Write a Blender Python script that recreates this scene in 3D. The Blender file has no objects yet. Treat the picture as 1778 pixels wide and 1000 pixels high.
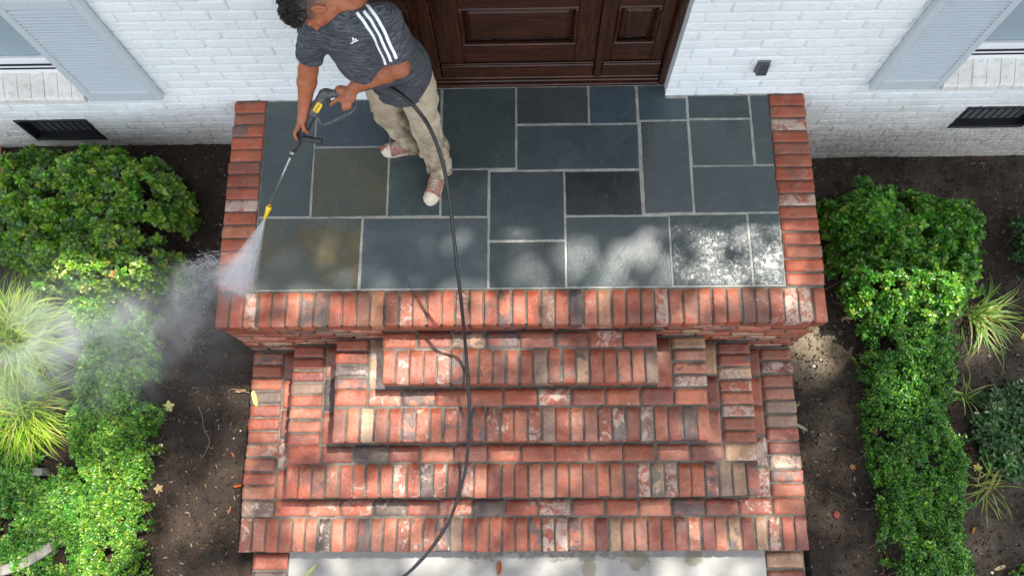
import bpy, math, random
import numpy as np
from mathutils import Vector, Matrix
random.seed(7); rng = np.random.default_rng(11)
scene = bpy.context.scene
COL = scene.collection

# ------------------------------------------------------------------ camera, sky, sun, exposure
FPX = 1442.37
CR = np.array([[0.999760635, 0.009807537, 0.019557217], [-0.004076825, 0.961751793, -0.273892072], [-0.021495395, 0.273746781, 0.961561567]])
CC = np.array([0.054, -1.104, 4.612])
cd = bpy.data.cameras.new("camera"); cam = bpy.data.objects.new("camera", cd); COL.objects.link(cam)
m4 = Matrix.Identity(4)
for i in range(3):
    for j in range(3): m4[i][j] = CR[i][j]
    m4[i][3] = CC[i]
cam.matrix_world = m4
cd.sensor_width = 36; cd.lens = 36 * FPX / 1778; cd.clip_end = 500; cd.clip_start = 0.05
scene.camera = cam
SUN = np.array([0.40, 0.265, 1.0]); SUN /= np.linalg.norm(SUN)      # towards the sun: behind the house, to the right
world = bpy.data.worlds.new("World"); scene.world = world; world.use_nodes = True
wn = world.node_tree; wn.nodes.clear()
sky = wn.nodes.new("ShaderNodeTexSky"); sky.sky_type = 'NISHITA'; sky.sun_disc = False
sky.sun_elevation = math.asin(SUN[2]); sky.sun_rotation = math.atan2(SUN[0], SUN[1])
sky.air_density = 1.0; sky.dust_density = 2.0; sky.ozone_density = 1.0
bg = wn.nodes.new("ShaderNodeBackground"); bg.inputs[1].default_value = 0.15
wo = wn.nodes.new("ShaderNodeOutputWorld"); hs = wn.nodes.new('ShaderNodeHueSaturation'); hs.inputs['Saturation'].default_value = 0.32; wn.links.new(sky.outputs[0], hs.inputs['Color']); wn.links.new(hs.outputs[0], bg.inputs[0]); wn.links.new(bg.outputs[0], wo.inputs[0])
sd = bpy.data.lights.new("sun", 'SUN'); sd.energy = 3.0; sd.angle = math.radians(0.9); sd.color = (1, 0.94, 0.84)
sun = bpy.data.objects.new("sun", sd); COL.objects.link(sun)
sun.rotation_euler = Vector(SUN).to_track_quat('Z', 'Y').to_euler()
scene.view_settings.view_transform = 'Standard'; scene.view_settings.look = 'None'
scene.view_settings.exposure = 1.86; scene.view_settings.gamma = 1.0
scene.render.engine = 'CYCLES'
cy = scene.cycles
cy.use_denoising = True
try: cy.denoiser = 'OPENIMAGEDENOISE'
except Exception: pass
cy.volume_bounces = 4; cy.max_bounces = 8; cy.diffuse_bounces = 4; cy.transparent_max_bounces = 12
cy.volume_step_rate = 2.0; cy.volume_max_steps = 128
cy.sample_clamp_indirect = 8; cy.caustics_reflective = False; cy.caustics_refractive = False

# ------------------------------------------------------------------ surveying helpers (photo pixel -> point of a known height / wall)
def _ray(u, v): return CR @ np.array([(u - 889) / FPX, (500 - v) / FPX, -1.0])
def at(u, v, z=0.0): d = _ray(u, v); return CC + d * (z - CC[2]) / d[2]
def aty(u, v, y): d = _ray(u, v); return CC + d * (y - CC[1]) / d[1]
def unit(v): v = np.array(v, float); return v / np.linalg.norm(v)

# ------------------------------------------------------------------ object helpers
def tag(o, label=None, cat=None, group=None, kind=None):
    if label: o['label'] = label
    if cat: o['category'] = cat
    if group: o['group'] = group
    if kind: o['kind'] = kind
    return o
def empty(name, loc=(0, 0, 0)):
    o = bpy.data.objects.new(name, None); COL.objects.link(o); o.location = loc; o.empty_display_size = 0.1
    return o
def link_mesh(name, V, F, mat, parent=None, smooth=True, attrs=None, matidx=None):
    """V (n,3) array, F (m,3|4) array or list of lists; attrs: name -> (type, domain, array)"""
    me = bpy.data.meshes.new(name)
    V = np.asarray(V, np.float32)
    if isinstance(F, np.ndarray) and F.ndim == 2:
        k = F.shape[1]
        me.vertices.add(len(V)); me.vertices.foreach_set("co", V.ravel())
        me.loops.add(F.size); me.loops.foreach_set("vertex_index", F.astype(np.int32).ravel())
        me.polygons.add(len(F)); me.polygons.foreach_set("loop_start", np.arange(0, F.size, k, dtype=np.int32))
        me.polygons.foreach_set("loop_total", np.full(len(F), k, np.int32))
        me.update(calc_edges=True)
    else:
        me.from_pydata([tuple(map(float, v)) for v in V], [], [tuple(map(int, f)) for f in F]); me.update()
    me.polygons.foreach_set("use_smooth", np.full(len(me.polygons), bool(smooth)))
    if attrs:
        for an, (dom, arr) in attrs.items():
            arr = np.asarray(arr, np.float32)
            if arr.ndim == 2:
                a = me.attributes.new(an, 'FLOAT_COLOR', dom)
                c = np.ones((len(arr), 4), np.float32); c[:, :3] = arr[:, :3]; a.data.foreach_set("color", c.ravel())
            else:
                a = me.attributes.new(an, 'FLOAT', dom); a.data.foreach_set("value", arr)
    mats = mat if isinstance(mat, (list, tuple)) else [mat]
    for m_ in mats: me.materials.append(m_)
    if matidx is not None: me.polygons.foreach_set("material_index", np.asarray(matidx, np.int32))
    me.validate(); me.update()
    o = bpy.data.objects.new(name, me); COL.objects.link(o)
    if parent is not None:
        o.parent = parent
        pl = parent
        off = Vector((0, 0, 0))
        while pl is not None: off += pl.location; pl = pl.parent
        o.location = -off            # every mesh is written in world metres; the things' origins sit at their bases
        bpy.context.view_layer.update() if False else None
    return o
class MB:
    """collects simple shapes for ONE mesh"""
    def __init__(s): s.v = []; s.f = []; s.n = 0
    def add(s, V, F):
        V = np.asarray(V, float); s.v.append(V); s.f += [[i + s.n for i in f] for f in F]; s.n += len(V); return s
    def box(s, lo, hi):
        x0, y0, z0 = lo; x1, y1, z1 = hi
        V = [(x0, y0, z0), (x1, y0, z0), (x1, y1, z0), (x0, y1, z0), (x0, y0, z1), (x1, y0, z1), (x1, y1, z1), (x0, y1, z1)]
        return s.add(V, [(0, 3, 2, 1), (4, 5, 6, 7), (0, 1, 5, 4), (1, 2, 6, 5), (2, 3, 7, 6), (3, 0, 4, 7)])
    def bbox(s, lo, hi, b=0.003):
        """box with chamfered edges"""
        lo = np.array(lo, float); hi = np.array(hi, float); b = min(b, *((hi - lo) * 0.45))
        V = []; idx = {}
        for ix in (0, 1):
            for iy in (0, 1):
                for iz in (0, 1):
                    c = np.array([(lo, hi)[ix][0], (lo, hi)[iy][1], (lo, hi)[iz][2]]); sg = np.array([1 - 2 * ix, 1 - 2 * iy, 1 - 2 * iz])
                    for a in range(3):
                        q = c.copy()
                        for k in range(3):
                            if k != a: q[k] += sg[k] * b
                        idx[(ix, iy, iz, a)] = len(V); V.append(q)
        F = []
        def face(l): F.append([idx[k] for k in l])
        for a in range(3):
            o1, o2 = [k for k in range(3) if k != a]
            for s_ in (0, 1):
                cs = []
                for (p, q) in ((0, 0), (1, 0), (1, 1), (0, 1)):
                    t = [0, 0, 0]; t[a] = s_; t[o1] = p; t[o2] = q; cs.append((t[0], t[1], t[2], a))
                flip = (s_ == 0) ^ (a == 1)
                face(cs[::-1] if flip else cs)
            for p in (0, 1):
                for q in (0, 1):
                    c0 = [0, 0, 0]; c0[o1] = p; c0[o2] = q; c1 = list(c0); c1[a] = 1
                    l = [(*c0, o1), (*c1, o1), (*c1, o2), (*c0, o2)]
                    face(l if ((p ^ q) ^ (a == 1)) else l[::-1])
        for ix in (0, 1):
            for iy in (0, 1):
                for iz in (0, 1):
                    l = [(ix, iy, iz, 0), (ix, iy, iz, 1), (ix, iy, iz, 2)]
                    face(l[::-1] if (ix + iy + iz) % 2 == 0 else l)
        return s.add(V, F)
    def tube(s, pts, rad, n=10, cap=True):
        V, F = tube(pts, rad, n, cap); return s.add(V, F)
    def build(s, name, mat, parent=None, smooth=False, attrs=None):
        return link_mesh(name, np.concatenate(s.v), s.f, mat, parent, smooth, attrs)
def tube(pts, rad, n=10, cap=True):
    pts = np.asarray(pts, float); m = len(pts)
    rad = np.full(m, rad) if np.isscalar(rad) else np.asarray(rad, float)
    T = np.gradient(pts, axis=0); T /= np.linalg.norm(T, axis=1)[:, None] + 1e-12
    ref = np.array([0, 0, 1.0]) if abs(T[0][2]) < 0.9 else np.array([1.0, 0, 0])
    a = unit(np.cross(T[0], ref)); V = []
    for i in range(m):
        a = a - T[i] * a.dot(T[i]); a = unit(a); b = np.cross(T[i], a)
        for k in range(n):
            th = 2 * math.pi * k / n; V.append(pts[i] + rad[i] * (math.cos(th) * a + math.sin(th) * b))
    F = []
    for i in range(m - 1):
        for k in range(n):
            k2 = (k + 1) % n; F.append([i * n + k, i * n + k2, (i + 1) * n + k2, (i + 1) * n + k])
    if cap: F.append(list(range(n))[::-1]); F.append([(m - 1) * n + k for k in range(n)])
    return np.array(V), F
def spline(pts, n=8):
    """Catmull-Rom through the points"""
    P = np.asarray(pts, float); P = np.vstack([2 * P[0] - P[1], P, 2 * P[-1] - P[-2]]); out = []
    for i in range(1, len(P) - 2):
        for t in np.linspace(0, 1, n, endpoint=False):
            out.append(0.5 * (2 * P[i] + (P[i + 1] - P[i - 1]) * t + (2 * P[i - 1] - 5 * P[i] + 4 * P[i + 1] - P[i + 2]) * t ** 2 + (3 * P[i] - P[i - 1] - 3 * P[i + 1] + P[i + 2]) * t ** 3))
    out.append(P[-2]); return np.array(out)
def vnoise(p, seed=0):
    """smooth value noise, p (n,d<=3) -> (n,) in -1..1"""
    p = np.atleast_2d(p); n, d = p.shape; i = np.floor(p).astype(np.int64); f = p - i; f = f * f * (3 - 2 * f); out = np.zeros(n)
    for c in range(2 ** d):
        w = np.ones(n); h = np.full(n, seed * 1013 + 17, np.int64)
        for a in range(d):
            b = (c >> a) & 1; w = w * (f[:, a] if b else 1 - f[:, a]); h = (h * 1103515245 + (i[:, a] + b) * (12345 + 7919 * a * 31) + 977) & 0x7fffffff
            h = ((h >> 13) ^ h) * 1274126177 & 0x7fffffff
        out += w * (((h >> 7) & 0xffff) / 32767.5 - 1)
    return out
def fbm(p, seed=0, o=4, g=0.5):
    s = 0; a = 1; t = 0
    for k in range(o): s = s + a * vnoise(p * 2 ** k, seed + k); t += a; a *= g
    return s / t

# ------------------------------------------------------------------ material helpers
class M:
    def __init__(s, name, rough=0.6, color=(0.5, 0.5, 0.5), spec=0.5, metal=0.0):
        s.m = bpy.data.materials.new(name); s.m.use_nodes = True; s.t = s.m.node_tree; s.n = s.t.nodes
        s.b = s.n["Principled BSDF"]; s.out = s.n["Material Output"]
        s.b.inputs["Base Color"].default_value = (*color, 1); s.b.inputs["Roughness"].default_value = rough
        s.b.inputs["Specular IOR Level"].default_value = spec; s.b.inputs["Metallic"].default_value = metal
    def node(s, typ, **kw):
        nd = s.n.new(typ)
        for k, v in kw.items(): setattr(nd, k, v)
        return nd
    def L(s, a, b): s.t.links.new(a, b)
    def set(s, inp, v):
        if hasattr(v, "is_linked") or isinstance(v, bpy.types.NodeSocket): s.L(v, inp)
        elif isinstance(v, (tuple, list)): inp.default_value = (*v, 1) if len(v) == 3 and len(inp.default_value) == 4 else v
        else: inp.default_value = v
    def coord(s, kind="Object"): return s.node("ShaderNodeTexCoord").outputs[kind]
    def attr(s, name, fac=False):
        a = s.node("ShaderNodeAttribute"); a.attribute_name = name; return a.outputs["Fac" if fac else "Color"]
    def scale(s, v, sc):
        mp = s.node("ShaderNodeMapping"); mp.inputs["Scale"].default_value = sc if isinstance(sc, tuple) else (sc, sc, sc); s.L(v, mp.inputs[0]); return mp.outputs[0]
    def noise(s, scale, detail=4, rough=0.55, vec=None, dist=0.0, col=False):
        nd = s.node("ShaderNodeTexNoise"); nd.inputs["Scale"].default_value = scale; nd.inputs["Detail"].default_value = detail
        nd.inputs["Roughness"].default_value = rough; nd.inputs["Distortion"].default_value = dist
        s.L(vec if vec is not None else s.coord(), nd.inputs["Vector"]); return nd.outputs["Color" if col else "Fac"]
    def vor(s, scale, vec=None, feat='F1', out="Distance"):
        nd = s.node("ShaderNodeTexVoronoi"); nd.feature = feat; nd.inputs["Scale"].default_value = scale
        s.L(vec if vec is not None else s.coord(), nd.inputs["Vector"]); return nd.outputs[out]
    def ramp(s, fac, stops, interp='LINEAR'):
        r = s.node("ShaderNodeValToRGB"); cr = r.color_ramp; cr.interpolation = interp
        while len(cr.elements) < len(stops): cr.elements.new(0.5)
        for e, (p, c) in zip(cr.elements, stops):
            e.position = p; e.color = (*c, 1) if isinstance(c, (tuple, list)) else (c, c, c, 1)
        s.L(fac, r.inputs[0]); return r.outputs[0]
    def mix(s, fac, a, b, mode='MIX'):
        nd = s.node("ShaderNodeMix"); nd.data_type = 'RGBA'; nd.blend_type = mode
        s.set(nd.inputs[0], fac); s.set(nd.inputs[6], a); s.set(nd.inputs[7], b); return nd.outputs[2]
    def math(s, op, a, b=0.0, c=0.0, clamp=False):
        nd = s.node("ShaderNodeMath"); nd.operation = op; nd.use_clamp = clamp
        s.set(nd.inputs[0], a); s.set(nd.inputs[1], b)
        if op in ('MULTIPLY_ADD',): s.set(nd.inputs[2], c)
        return nd.outputs[0]
    def maprange(s, v, a, b, c=0.0, d=1.0):
        nd = s.node("ShaderNodeMapRange"); s.set(nd.inputs[0], v)
        for i, x in enumerate((a, b, c, d)): s.set(nd.inputs[i + 1], x)
        return nd.outputs[0]
    def bump(s, h, strength=0.5, dist=0.005, prev=None):
        nd = s.node("ShaderNodeBump"); nd.inputs["Strength"].default_value = strength; nd.inputs["Distance"].default_value = dist
        s.L(h, nd.inputs["Height"])
        if prev is not None: s.L(prev, nd.inputs["Normal"])
        return nd.outputs[0]
    def sep(s, v):
        nd = s.node("ShaderNodeSeparateXYZ"); s.L(v, nd.inputs[0]); return nd.outputs
    def base(s, v): s.set(s.b.inputs["Base Color"], v); return s
    def rough(s, v): s.set(s.b.inputs["Roughness"], v); return s
    def normal(s, v): s.L(v, s.b.inputs["Normal"]); return s
def plain(name, color, rough=0.5, metal=0.0, var=0.12, nscale=40, bump=0.0, spec=0.5):
    k = M(name, rough, color, spec, metal)
    n = k.noise(nscale, 4)
    lo = tuple(c * (1 - var) for c in color); hi = tuple(min(1, c * (1 + var)) for c in color)
    k.base(k.ramp(n, [(0.3, lo), (0.7, hi)])); k.rough(k.maprange(k.noise(nscale * 0.6, 3), 0.3, 0.7, max(0.05, rough - 0.1), min(1, rough + 0.1)))
    if bump: k.normal(k.bump(n, bump, 0.002))
    return k.m

# ================================================================== MATERIALS
# --- brick: per-brick colour in attribute 'bc', wear amounts in 'lime' and 'burn'
def brick_material():
    k = M("clay_brick", 0.5)
    bc = k.attr("bc"); lime = k.attr("lime", True); burn = k.attr("burn", True); sh = k.attr("shift")
    co = k.coord()
    add = k.node("ShaderNodeVectorMath", operation='ADD'); k.L(co, add.inputs[0]); k.L(sh, add.inputs[1]); v = add.outputs[0]
    n1 = k.noise(9, 5, 0.6, v); n2 = k.noise(45, 5, 0.65, v); n3 = k.noise(160, 3, 0.6, v)
    c = k.mix(k.maprange(n1, 0.35, 0.7), k.mix(1.0, bc, (0.80, 0.74, 0.72), 'MULTIPLY'), bc)
    c = k.mix(k.maprange(n2, 0.4, 0.75, 0, 0.6), c, k.mix(1.0, bc, (1.30, 1.28, 1.25), 'MULTIPLY'))
    c = k.mix(k.maprange(k.noise(22, 6, 0.8, v, 1.0), 0.50, 0.66, 0, 0.75), c, k.mix(1.0, c, (0.50, 0.52, 0.60), 'MULTIPLY'))
    c = k.mix(k.maprange(k.noise(5.5, 4, 0.6, v), 0.52, 0.68, 0, 0.45), c, (0.145, 0.095, 0.070))
    nl = k.math('ADD', k.noise(16, 6, 0.75, v, 0.6), k.math('MULTIPLY', n3, 0.10))
    ml = k.math('MULTIPLY', k.maprange(nl, k.math('SUBTRACT', 0.80, k.math('MULTIPLY', lime, 0.42)), k.math('SUBTRACT', 0.88, k.math('MULTIPLY', lime, 0.42))), 0.85)
    c = k.mix(ml, c, k.mix(n2, (0.33, 0.22, 0.165), (0.56, 0.47, 0.40)))
    nb = k.noise(12, 4, 0.6, k.scale(v, (1.0, 1.0, 1.3)))
    mb = k.maprange(nb, k.math('SUBTRACT', 0.84, k.math('MULTIPLY', burn, 0.42)), k.math('SUBTRACT', 0.92, k.math('MULTIPLY', burn, 0.42)), 0, 0.85)
    c = k.mix(mb, c, (0.075, 0.062, 0.06))
    pit = k.maprange(k.vor(190, v), 0.08, 0.30, 0.45, 1.0)
    c = k.mix(k.maprange(k.noise(30, 2, 0.5, v), 0.5, 0.66, 0, 1), c, k.mix(1.0, c, k.mix(0, pit, pit), 'MULTIPLY'))
    film = k.math('MULTIPLY', k.maprange(k.noise(7, 5, 0.7, co, 0.8), 0.45, 0.72, 0, 0.24), k.maprange(n3, 0.35, 0.6, 0.4, 1)); c = k.mix(film, c, (0.46, 0.34, 0.27))
    damp = k.maprange(k.noise(2.3, 5, 0.65, k.scale(co, (1, 1, 1)), 0.9), 0.46, 0.60, 0, 0.55); c = k.mix(damp, c, k.mix(1.0, c, (0.55, 0.52, 0.52), 'MULTIPLY'))
    grime = k.maprange(k.noise(11, 6, 0.8, co, 1.2), 0.60, 0.72, 0, 0.5); c = k.mix(grime, c, (0.07, 0.06, 0.045))
    k.base(c)
    wet = k.noise(2.6, 3, 0.5, co)
    k.rough(k.maprange(k.math('ADD', wet, k.math('MULTIPLY', n2, 0.35)), 0.5, 0.85, 0.24, 0.62))
    h = k.math('ADD', k.math('MULTIPLY', n2, 1.0), k.math('MULTIPLY', n3, 0.5)); h = k.math('ADD', h, k.math('MULTIPLY', pit, 0.4))
    k.normal(k.bump(h, 0.8, 0.006))
    return k.m
MAT_BRICK = brick_material()
def mortar_material(name, c0, c1, rough=0.75):
    k = M(name, rough); n = k.noise(14, 5, 0.65); n2 = k.noise(120, 4, 0.7)
    k.base(k.mix(k.maprange(n2, 0.35, 0.65, 0, 0.5), k.ramp(n, [(0.35, c0), (0.65, c1)]), tuple(x * 0.55 for x in c0)))
    k.rough(k.maprange(k.noise(3, 3), 0.4, 0.65, 0.25, 0.8)); k.normal(k.bump(k.math('ADD', n2, k.noise(35, 3)), 0.8, 0.005)); return k.m
MAT_MORTAR = mortar_material("grey_mortar", (0.060, 0.056, 0.045), (0.15, 0.137, 0.112))
MAT_GROUT = mortar_material("pale_grout", (0.27, 0.262, 0.23), (0.46, 0.45, 0.40))
def slate_material():
    k = M("bluestone", 0.3, spec=0.55)
    bc = k.attr("bc"); cleft = k.attr("cleft", True); rust = k.attr("rust", True); sh = k.attr("shift")
    co = k.coord(); add = k.node("ShaderNodeVectorMath", operation='ADD'); k.L(co, add.inputs[0]); k.L(sh, add.inputs[1]); v = add.outputs[0]
    big = k.noise(2.2, 4, 0.55, v, 0.8); mid = k.noise(10, 5, 0.6, v, 0.5); fine = k.noise(70, 4, 0.6, v)
    c = k.mix(k.maprange(big, 0.3, 0.7), k.mix(1, bc, (0.78, 0.82, 0.84), 'MULTIPLY'), k.mix(1, bc, (1.18, 1.16, 1.12), 'MULTIPLY'))
    c = k.mix(k.maprange(mid, 0.45, 0.75, 0, 0.45), c, k.mix(1, bc, (0.72, 0.75, 0.75), 'MULTIPLY'))
    c = k.mix(k.math('MULTIPLY', k.maprange(k.noise(3.0, 4, 0.6, v, 0.7), 0.40, 0.60, 0, 0.85), rust), c, (0.095, 0.068, 0.026))
    # thin pale scratches and mineral scuffs
    sc = k.maprange(k.vor(5, k.scale(v, (1.0, 1.6, 1.0)), 'DISTANCE_TO_EDGE'), 0.0, 0.008, 1, 0)
    sc = k.math('MULTIPLY', sc, k.maprange(k.noise(3.3, 3, 0.6, v), 0.56, 0.62, 0, 0.5)); c = k.mix(sc, c, (0.20, 0.215, 0.21))
    sp = k.math('MULTIPLY', k.maprange(k.noise(60, 4, 0.8, v), 0.60, 0.70, 0, 0.7), k.maprange(k.noise(4.2, 2, 0.5, v), 0.58, 0.68))
    c = k.mix(k.math('MULTIPLY', sp, 0.6), c, (0.24, 0.26, 0.25))
    st = k.maprange(k.noise(5.5, 5, 0.7, v, 1.2), 0.52, 0.68, 0, 0.35); c = k.mix(st, c, k.mix(1, bc, (1.9, 1.75, 1.45), 'MULTIPLY'))
    dk = k.maprange(k.noise(1.3, 3, 0.5, co, 0.5), 0.48, 0.62, 0, 0.30); c = k.mix(dk, c, k.mix(1, c, (0.55, 0.58, 0.60), 'MULTIPLY'))
    k.base(c)
    k.rough(k.maprange(k.math('ADD', k.noise(1.6, 3, 0.6, co), k.math('MULTIPLY', fine, 0.25)), 0.46, 0.74, 0.13, 0.42))
    # layered cleft relief: stepped noise, strong where 'cleft' is high
    a = k.noise(8, 3, 0.5, k.scale(v, (1, 0.7, 1)), 1.2)
    steps = k.math('SNAP', a, 0.06); h = k.math('ADD', k.math('MULTIPLY', steps, k.math('ADD', k.math('MULTIPLY', cleft, 0.8), 0.14)), k.math('MULTIPLY', mid, 0.10))
    h = k.math('ADD', h, k.math('MULTIPLY', k.math('MULTIPLY', k.noise(26, 4, 0.6, v, 1.0), cleft), 0.75))
    h = k.math('ADD', h, k.math('MULTIPLY', fine, k.math('ADD', 0.012, k.math('MULTIPLY', cleft, 0.05))))
    k.normal(k.bump(h, 0.75, 0.018)); return k.m
MAT_SLATE = slate_material()
def soil_material():
    k = M("damp_soil", 0.8, spec=0.4); n = k.noise(3, 5, 0.6); n2 = k.noise(60, 6, 0.75); v = k.vor(110)
    c = k.ramp(n, [(0.3, (0.019, 0.012, 0.0085)), (0.55, (0.046, 0.030, 0.020)), (0.75, (0.095, 0.064, 0.043))])
    c = k.mix(k.maprange(n2, 0.4, 0.7), k.mix(1, c, (0.5, 0.5, 0.5), 'MULTIPLY'), c)
    c = k.mix(k.maprange(k.noise(150, 2), 0.66, 0.72, 0, 0.6), c, (0.22, 0.17, 0.13))
    # sandy washed-out soil close to the step on the right
    x, y, z = k.sep(k.coord())
    cx = k.math('SUBTRACT', x, 1.93); cy_ = k.math('SUBTRACT', y, 0.0)
    d = k.math('SQRT', k.math('ADD', k.math('MULTIPLY', cx, k.math('MULTIPLY', cx, 9.0)), k.math('MULTIPLY', cy_, k.math('MULTIPLY', cy_, 7.0))))
    d = k.math('ADD', d, k.math('MULTIPLY', k.noise(6, 4), 0.5))
    c = k.mix(k.maprange(d, 0.55, 1.0, 0.85, 0), c, k.mix(n2, (0.13, 0.10, 0.065), (0.34, 0.28, 0.19)))
    # drier, greyer earth along the right-hand bed
    e = k.math('MULTIPLY', k.maprange(x, 1.75, 2.0), k.maprange(k.noise(2.1, 4, 0.6), 0.45, 0.7)); c = k.mix(k.math('MULTIPLY', e, 0.55), c, (0.12, 0.10, 0.078))
    k.base(c); k.rough(0.85)
    k.normal(k.bump(k.math('ADD', n2, k.math('MULTIPLY', v, 0.6)), 0.9, 0.012)); return k.m
MAT_SOIL = soil_material()
def concrete_material():
    k = M("concrete", 0.6); co = k.coord(); n = k.noise(5, 5, 0.6); f = k.noise(120, 4, 0.7)
    c = k.ramp(n, [(0.3, (0.18, 0.178, 0.168)), (0.7, (0.28, 0.278, 0.264))]); c = k.mix(k.maprange(f, 0.5, 0.75, 0, 0.35), c, (0.22, 0.21, 0.19))
    x, y, z = k.sep(co)
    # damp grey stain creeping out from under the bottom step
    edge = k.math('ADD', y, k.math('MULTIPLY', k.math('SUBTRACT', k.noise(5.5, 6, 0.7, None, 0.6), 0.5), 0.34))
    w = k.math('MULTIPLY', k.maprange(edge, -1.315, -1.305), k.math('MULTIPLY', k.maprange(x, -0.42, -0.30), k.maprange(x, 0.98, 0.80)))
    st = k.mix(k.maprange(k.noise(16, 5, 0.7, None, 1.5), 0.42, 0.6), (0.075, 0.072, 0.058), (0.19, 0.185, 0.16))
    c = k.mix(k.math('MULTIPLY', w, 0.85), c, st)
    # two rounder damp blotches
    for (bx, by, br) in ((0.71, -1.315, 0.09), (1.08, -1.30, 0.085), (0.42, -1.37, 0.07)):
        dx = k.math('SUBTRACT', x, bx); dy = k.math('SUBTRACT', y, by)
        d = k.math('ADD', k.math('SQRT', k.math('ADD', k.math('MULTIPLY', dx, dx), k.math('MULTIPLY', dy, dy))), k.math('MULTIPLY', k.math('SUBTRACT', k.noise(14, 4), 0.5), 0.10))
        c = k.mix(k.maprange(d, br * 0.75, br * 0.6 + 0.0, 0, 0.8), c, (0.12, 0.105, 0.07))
    c = k.mix(k.maprange(k.noise(3.2, 6, 0.7, None, 0.8), 0.5, 0.7, 0, 0.35), c, (0.17, 0.165, 0.15))
    k.base(c); k.rough(0.5); k.normal(k.bump(f, 0.3, 0.003)); return k.m
MAT_CONC = concrete_material()
def painted_brick_material():
    k = M("white_painted_brick", 0.55, spec=0.35); co = k.coord(); x, y, z = k.sep(co)
    n = k.noise(2.2, 4); f = k.noise(55, 5, 0.65)
    c = k.mix(k.maprange(n, 0.3, 0.7), (0.715, 0.76, 0.765), (0.81, 0.845, 0.845))
    c = k.mix(k.maprange(k.noise(24, 6, 0.75), 0.60, 0.72, 0, 0.35), c, (0.46, 0.49, 0.49))
    # soil splash near the ground: brown-grey, heavier low down and on the horizontal faces
    lev = k.math('ADD', z, k.math('MULTIPLY', k.math('SUBTRACT', k.noise(3.5, 5, 0.65), 0.5), 0.7))
    m1 = k.maprange(lev, 0.02, -0.62, 0, 1.0); m1 = k.math('MULTIPLY', m1, k.maprange(f, 0.30, 0.62, 0.35, 1))
    c = k.mix(m1, c, (0.31, 0.265, 0.205))
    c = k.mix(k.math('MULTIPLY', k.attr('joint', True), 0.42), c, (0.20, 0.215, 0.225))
    m2 = k.math('MULTIPLY', k.maprange(lev, -0.25, -0.65), k.maprange(k.noise(26, 6, 0.8), 0.52, 0.68, 0, 0.6)); c = k.mix(m2, c, (0.12, 0.105, 0.09))
    k.base(c); k.normal(k.bump(k.math('ADD', f, k.math('MULTIPLY', k.noise(180, 3), 0.4)), 0.35, 0.004)); return k.m
MAT_WALL = painted_brick_material()
def sill_material():
    k = M("weathered_cream_sill", 0.7); n = k.noise(30, 6, 0.75); c = k.ramp(k.noise(5, 4), [(0.3, (0.60, 0.585, 0.53)), (0.7, (0.74, 0.735, 0.70))]); k.base(k.mix(k.maprange(n, 0.5, 0.68, 0, 0.6), c, (0.36, 0.32, 0.26))); k.normal(k.bump(n, 0.4, 0.003)); return k.m
MAT_SILL = sill_material()
def paint(name, c, rough=0.4, dirt=0.1):
    k = M(name, rough); n = k.noise(6, 5, 0.7)
    k.base(k.mix(k.maprange(n, 0.5, 0.8, 0, dirt * 2), c, tuple(x * 0.6 for x in c))); k.normal(k.bump(k.noise(60, 3), 0.1, 0.001)); return k.m
MAT_SHUT = paint("grey_blue_shutter_paint", (0.50, 0.555, 0.59), 0.35); MAT_TRIM = paint("white_trim_paint", (0.78, 0.80, 0.81), 0.35)
MAT_BLIND = plain("white_blind", (0.86, 0.89, 0.90), 0.6, var=0.04)
def glass_material():
    k = M("window_glass", 0.03, (0.02, 0.025, 0.03), 0.8)
    tr = k.node("ShaderNodeBsdfTransparent"); tr.inputs[0].default_value = (0.86, 0.9, 0.92, 1)
    mx = k.node("ShaderNodeMixShader"); mx.inputs[0].default_value = 0.13
    k.L(tr.outputs[0], mx.inputs[1]); k.L(k.b.outputs[0], mx.inputs[2]); k.L(mx.outputs[0], k.out.inputs[0]); return k.m
MAT_GLASS = glass_material()
def wood_material():
    k = M("dark_stained_wood", 0.28, spec=0.5); co = k.coord(); gr = k.attr("grain", True)
    # grain follows the board: attribute 1 = horizontal boards (along X), 0 = upright boards (along Z)
    vh = k.scale(co, (2.0, 26, 26)); vv = k.scale(co, (26, 26, 2.0))
    nh = k.noise(1.6, 6, 0.65, vh, 1.6); nv = k.noise(1.6, 6, 0.65, vv, 1.6); n = k.mix(gr, nv, nh)
    c = k.ramp(n, [(0.28, (0.011, 0.0034, 0.0018)), (0.5, (0.036, 0.0100, 0.0042)), (0.72, (0.085, 0.025, 0.009))])
    x, y, z = k.sep(co)
    wear = k.math('MULTIPLY', k.maprange(z, 0.30, 0.05, 0, 1), k.maprange(k.noise(30, 6, 0.8, k.scale(co, (0.5, 1, 1.5))), 0.55, 0.72, 0, 0.30)); c = k.mix(wear, c, (0.17, 0.12, 0.10))
    k.base(c); k.rough(k.maprange(k.noise(5, 4), 0.35, 0.7, 0.22, 0.45)); k.normal(k.bump(n, 0.12, 0.002)); return k.m
MAT_WOOD = wood_material()
MAT_BLACK = plain("black_metal", (0.018, 0.019, 0.022), 0.45, 0.3); MAT_SCREEN = plain("dark_insect_screen", (0.085, 0.09, 0.10), 0.6, 0.2, 0.3, 300, 0.4)
MAT_OUTLET = plain("grey_outlet_cover", (0.13, 0.145, 0.15), 0.4, 0.1)
MAT_RUBBER = plain("black_hose_rubber", (0.010, 0.010, 0.011), 0.28, 0, 0.2)
MAT_GUN = plain("black_gun_plastic", (0.028, 0.029, 0.031), 0.42, 0, 0.45, 60, 0.3)
MAT_GUNG = plain("worn_grey_gun_plastic", (0.075, 0.077, 0.08), 0.5, 0, 0.5, 50, 0.3)
MAT_YEL = plain("yellow_plastic", (0.80, 0.52, 0.015), 0.35, 0, 0.1)
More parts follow.
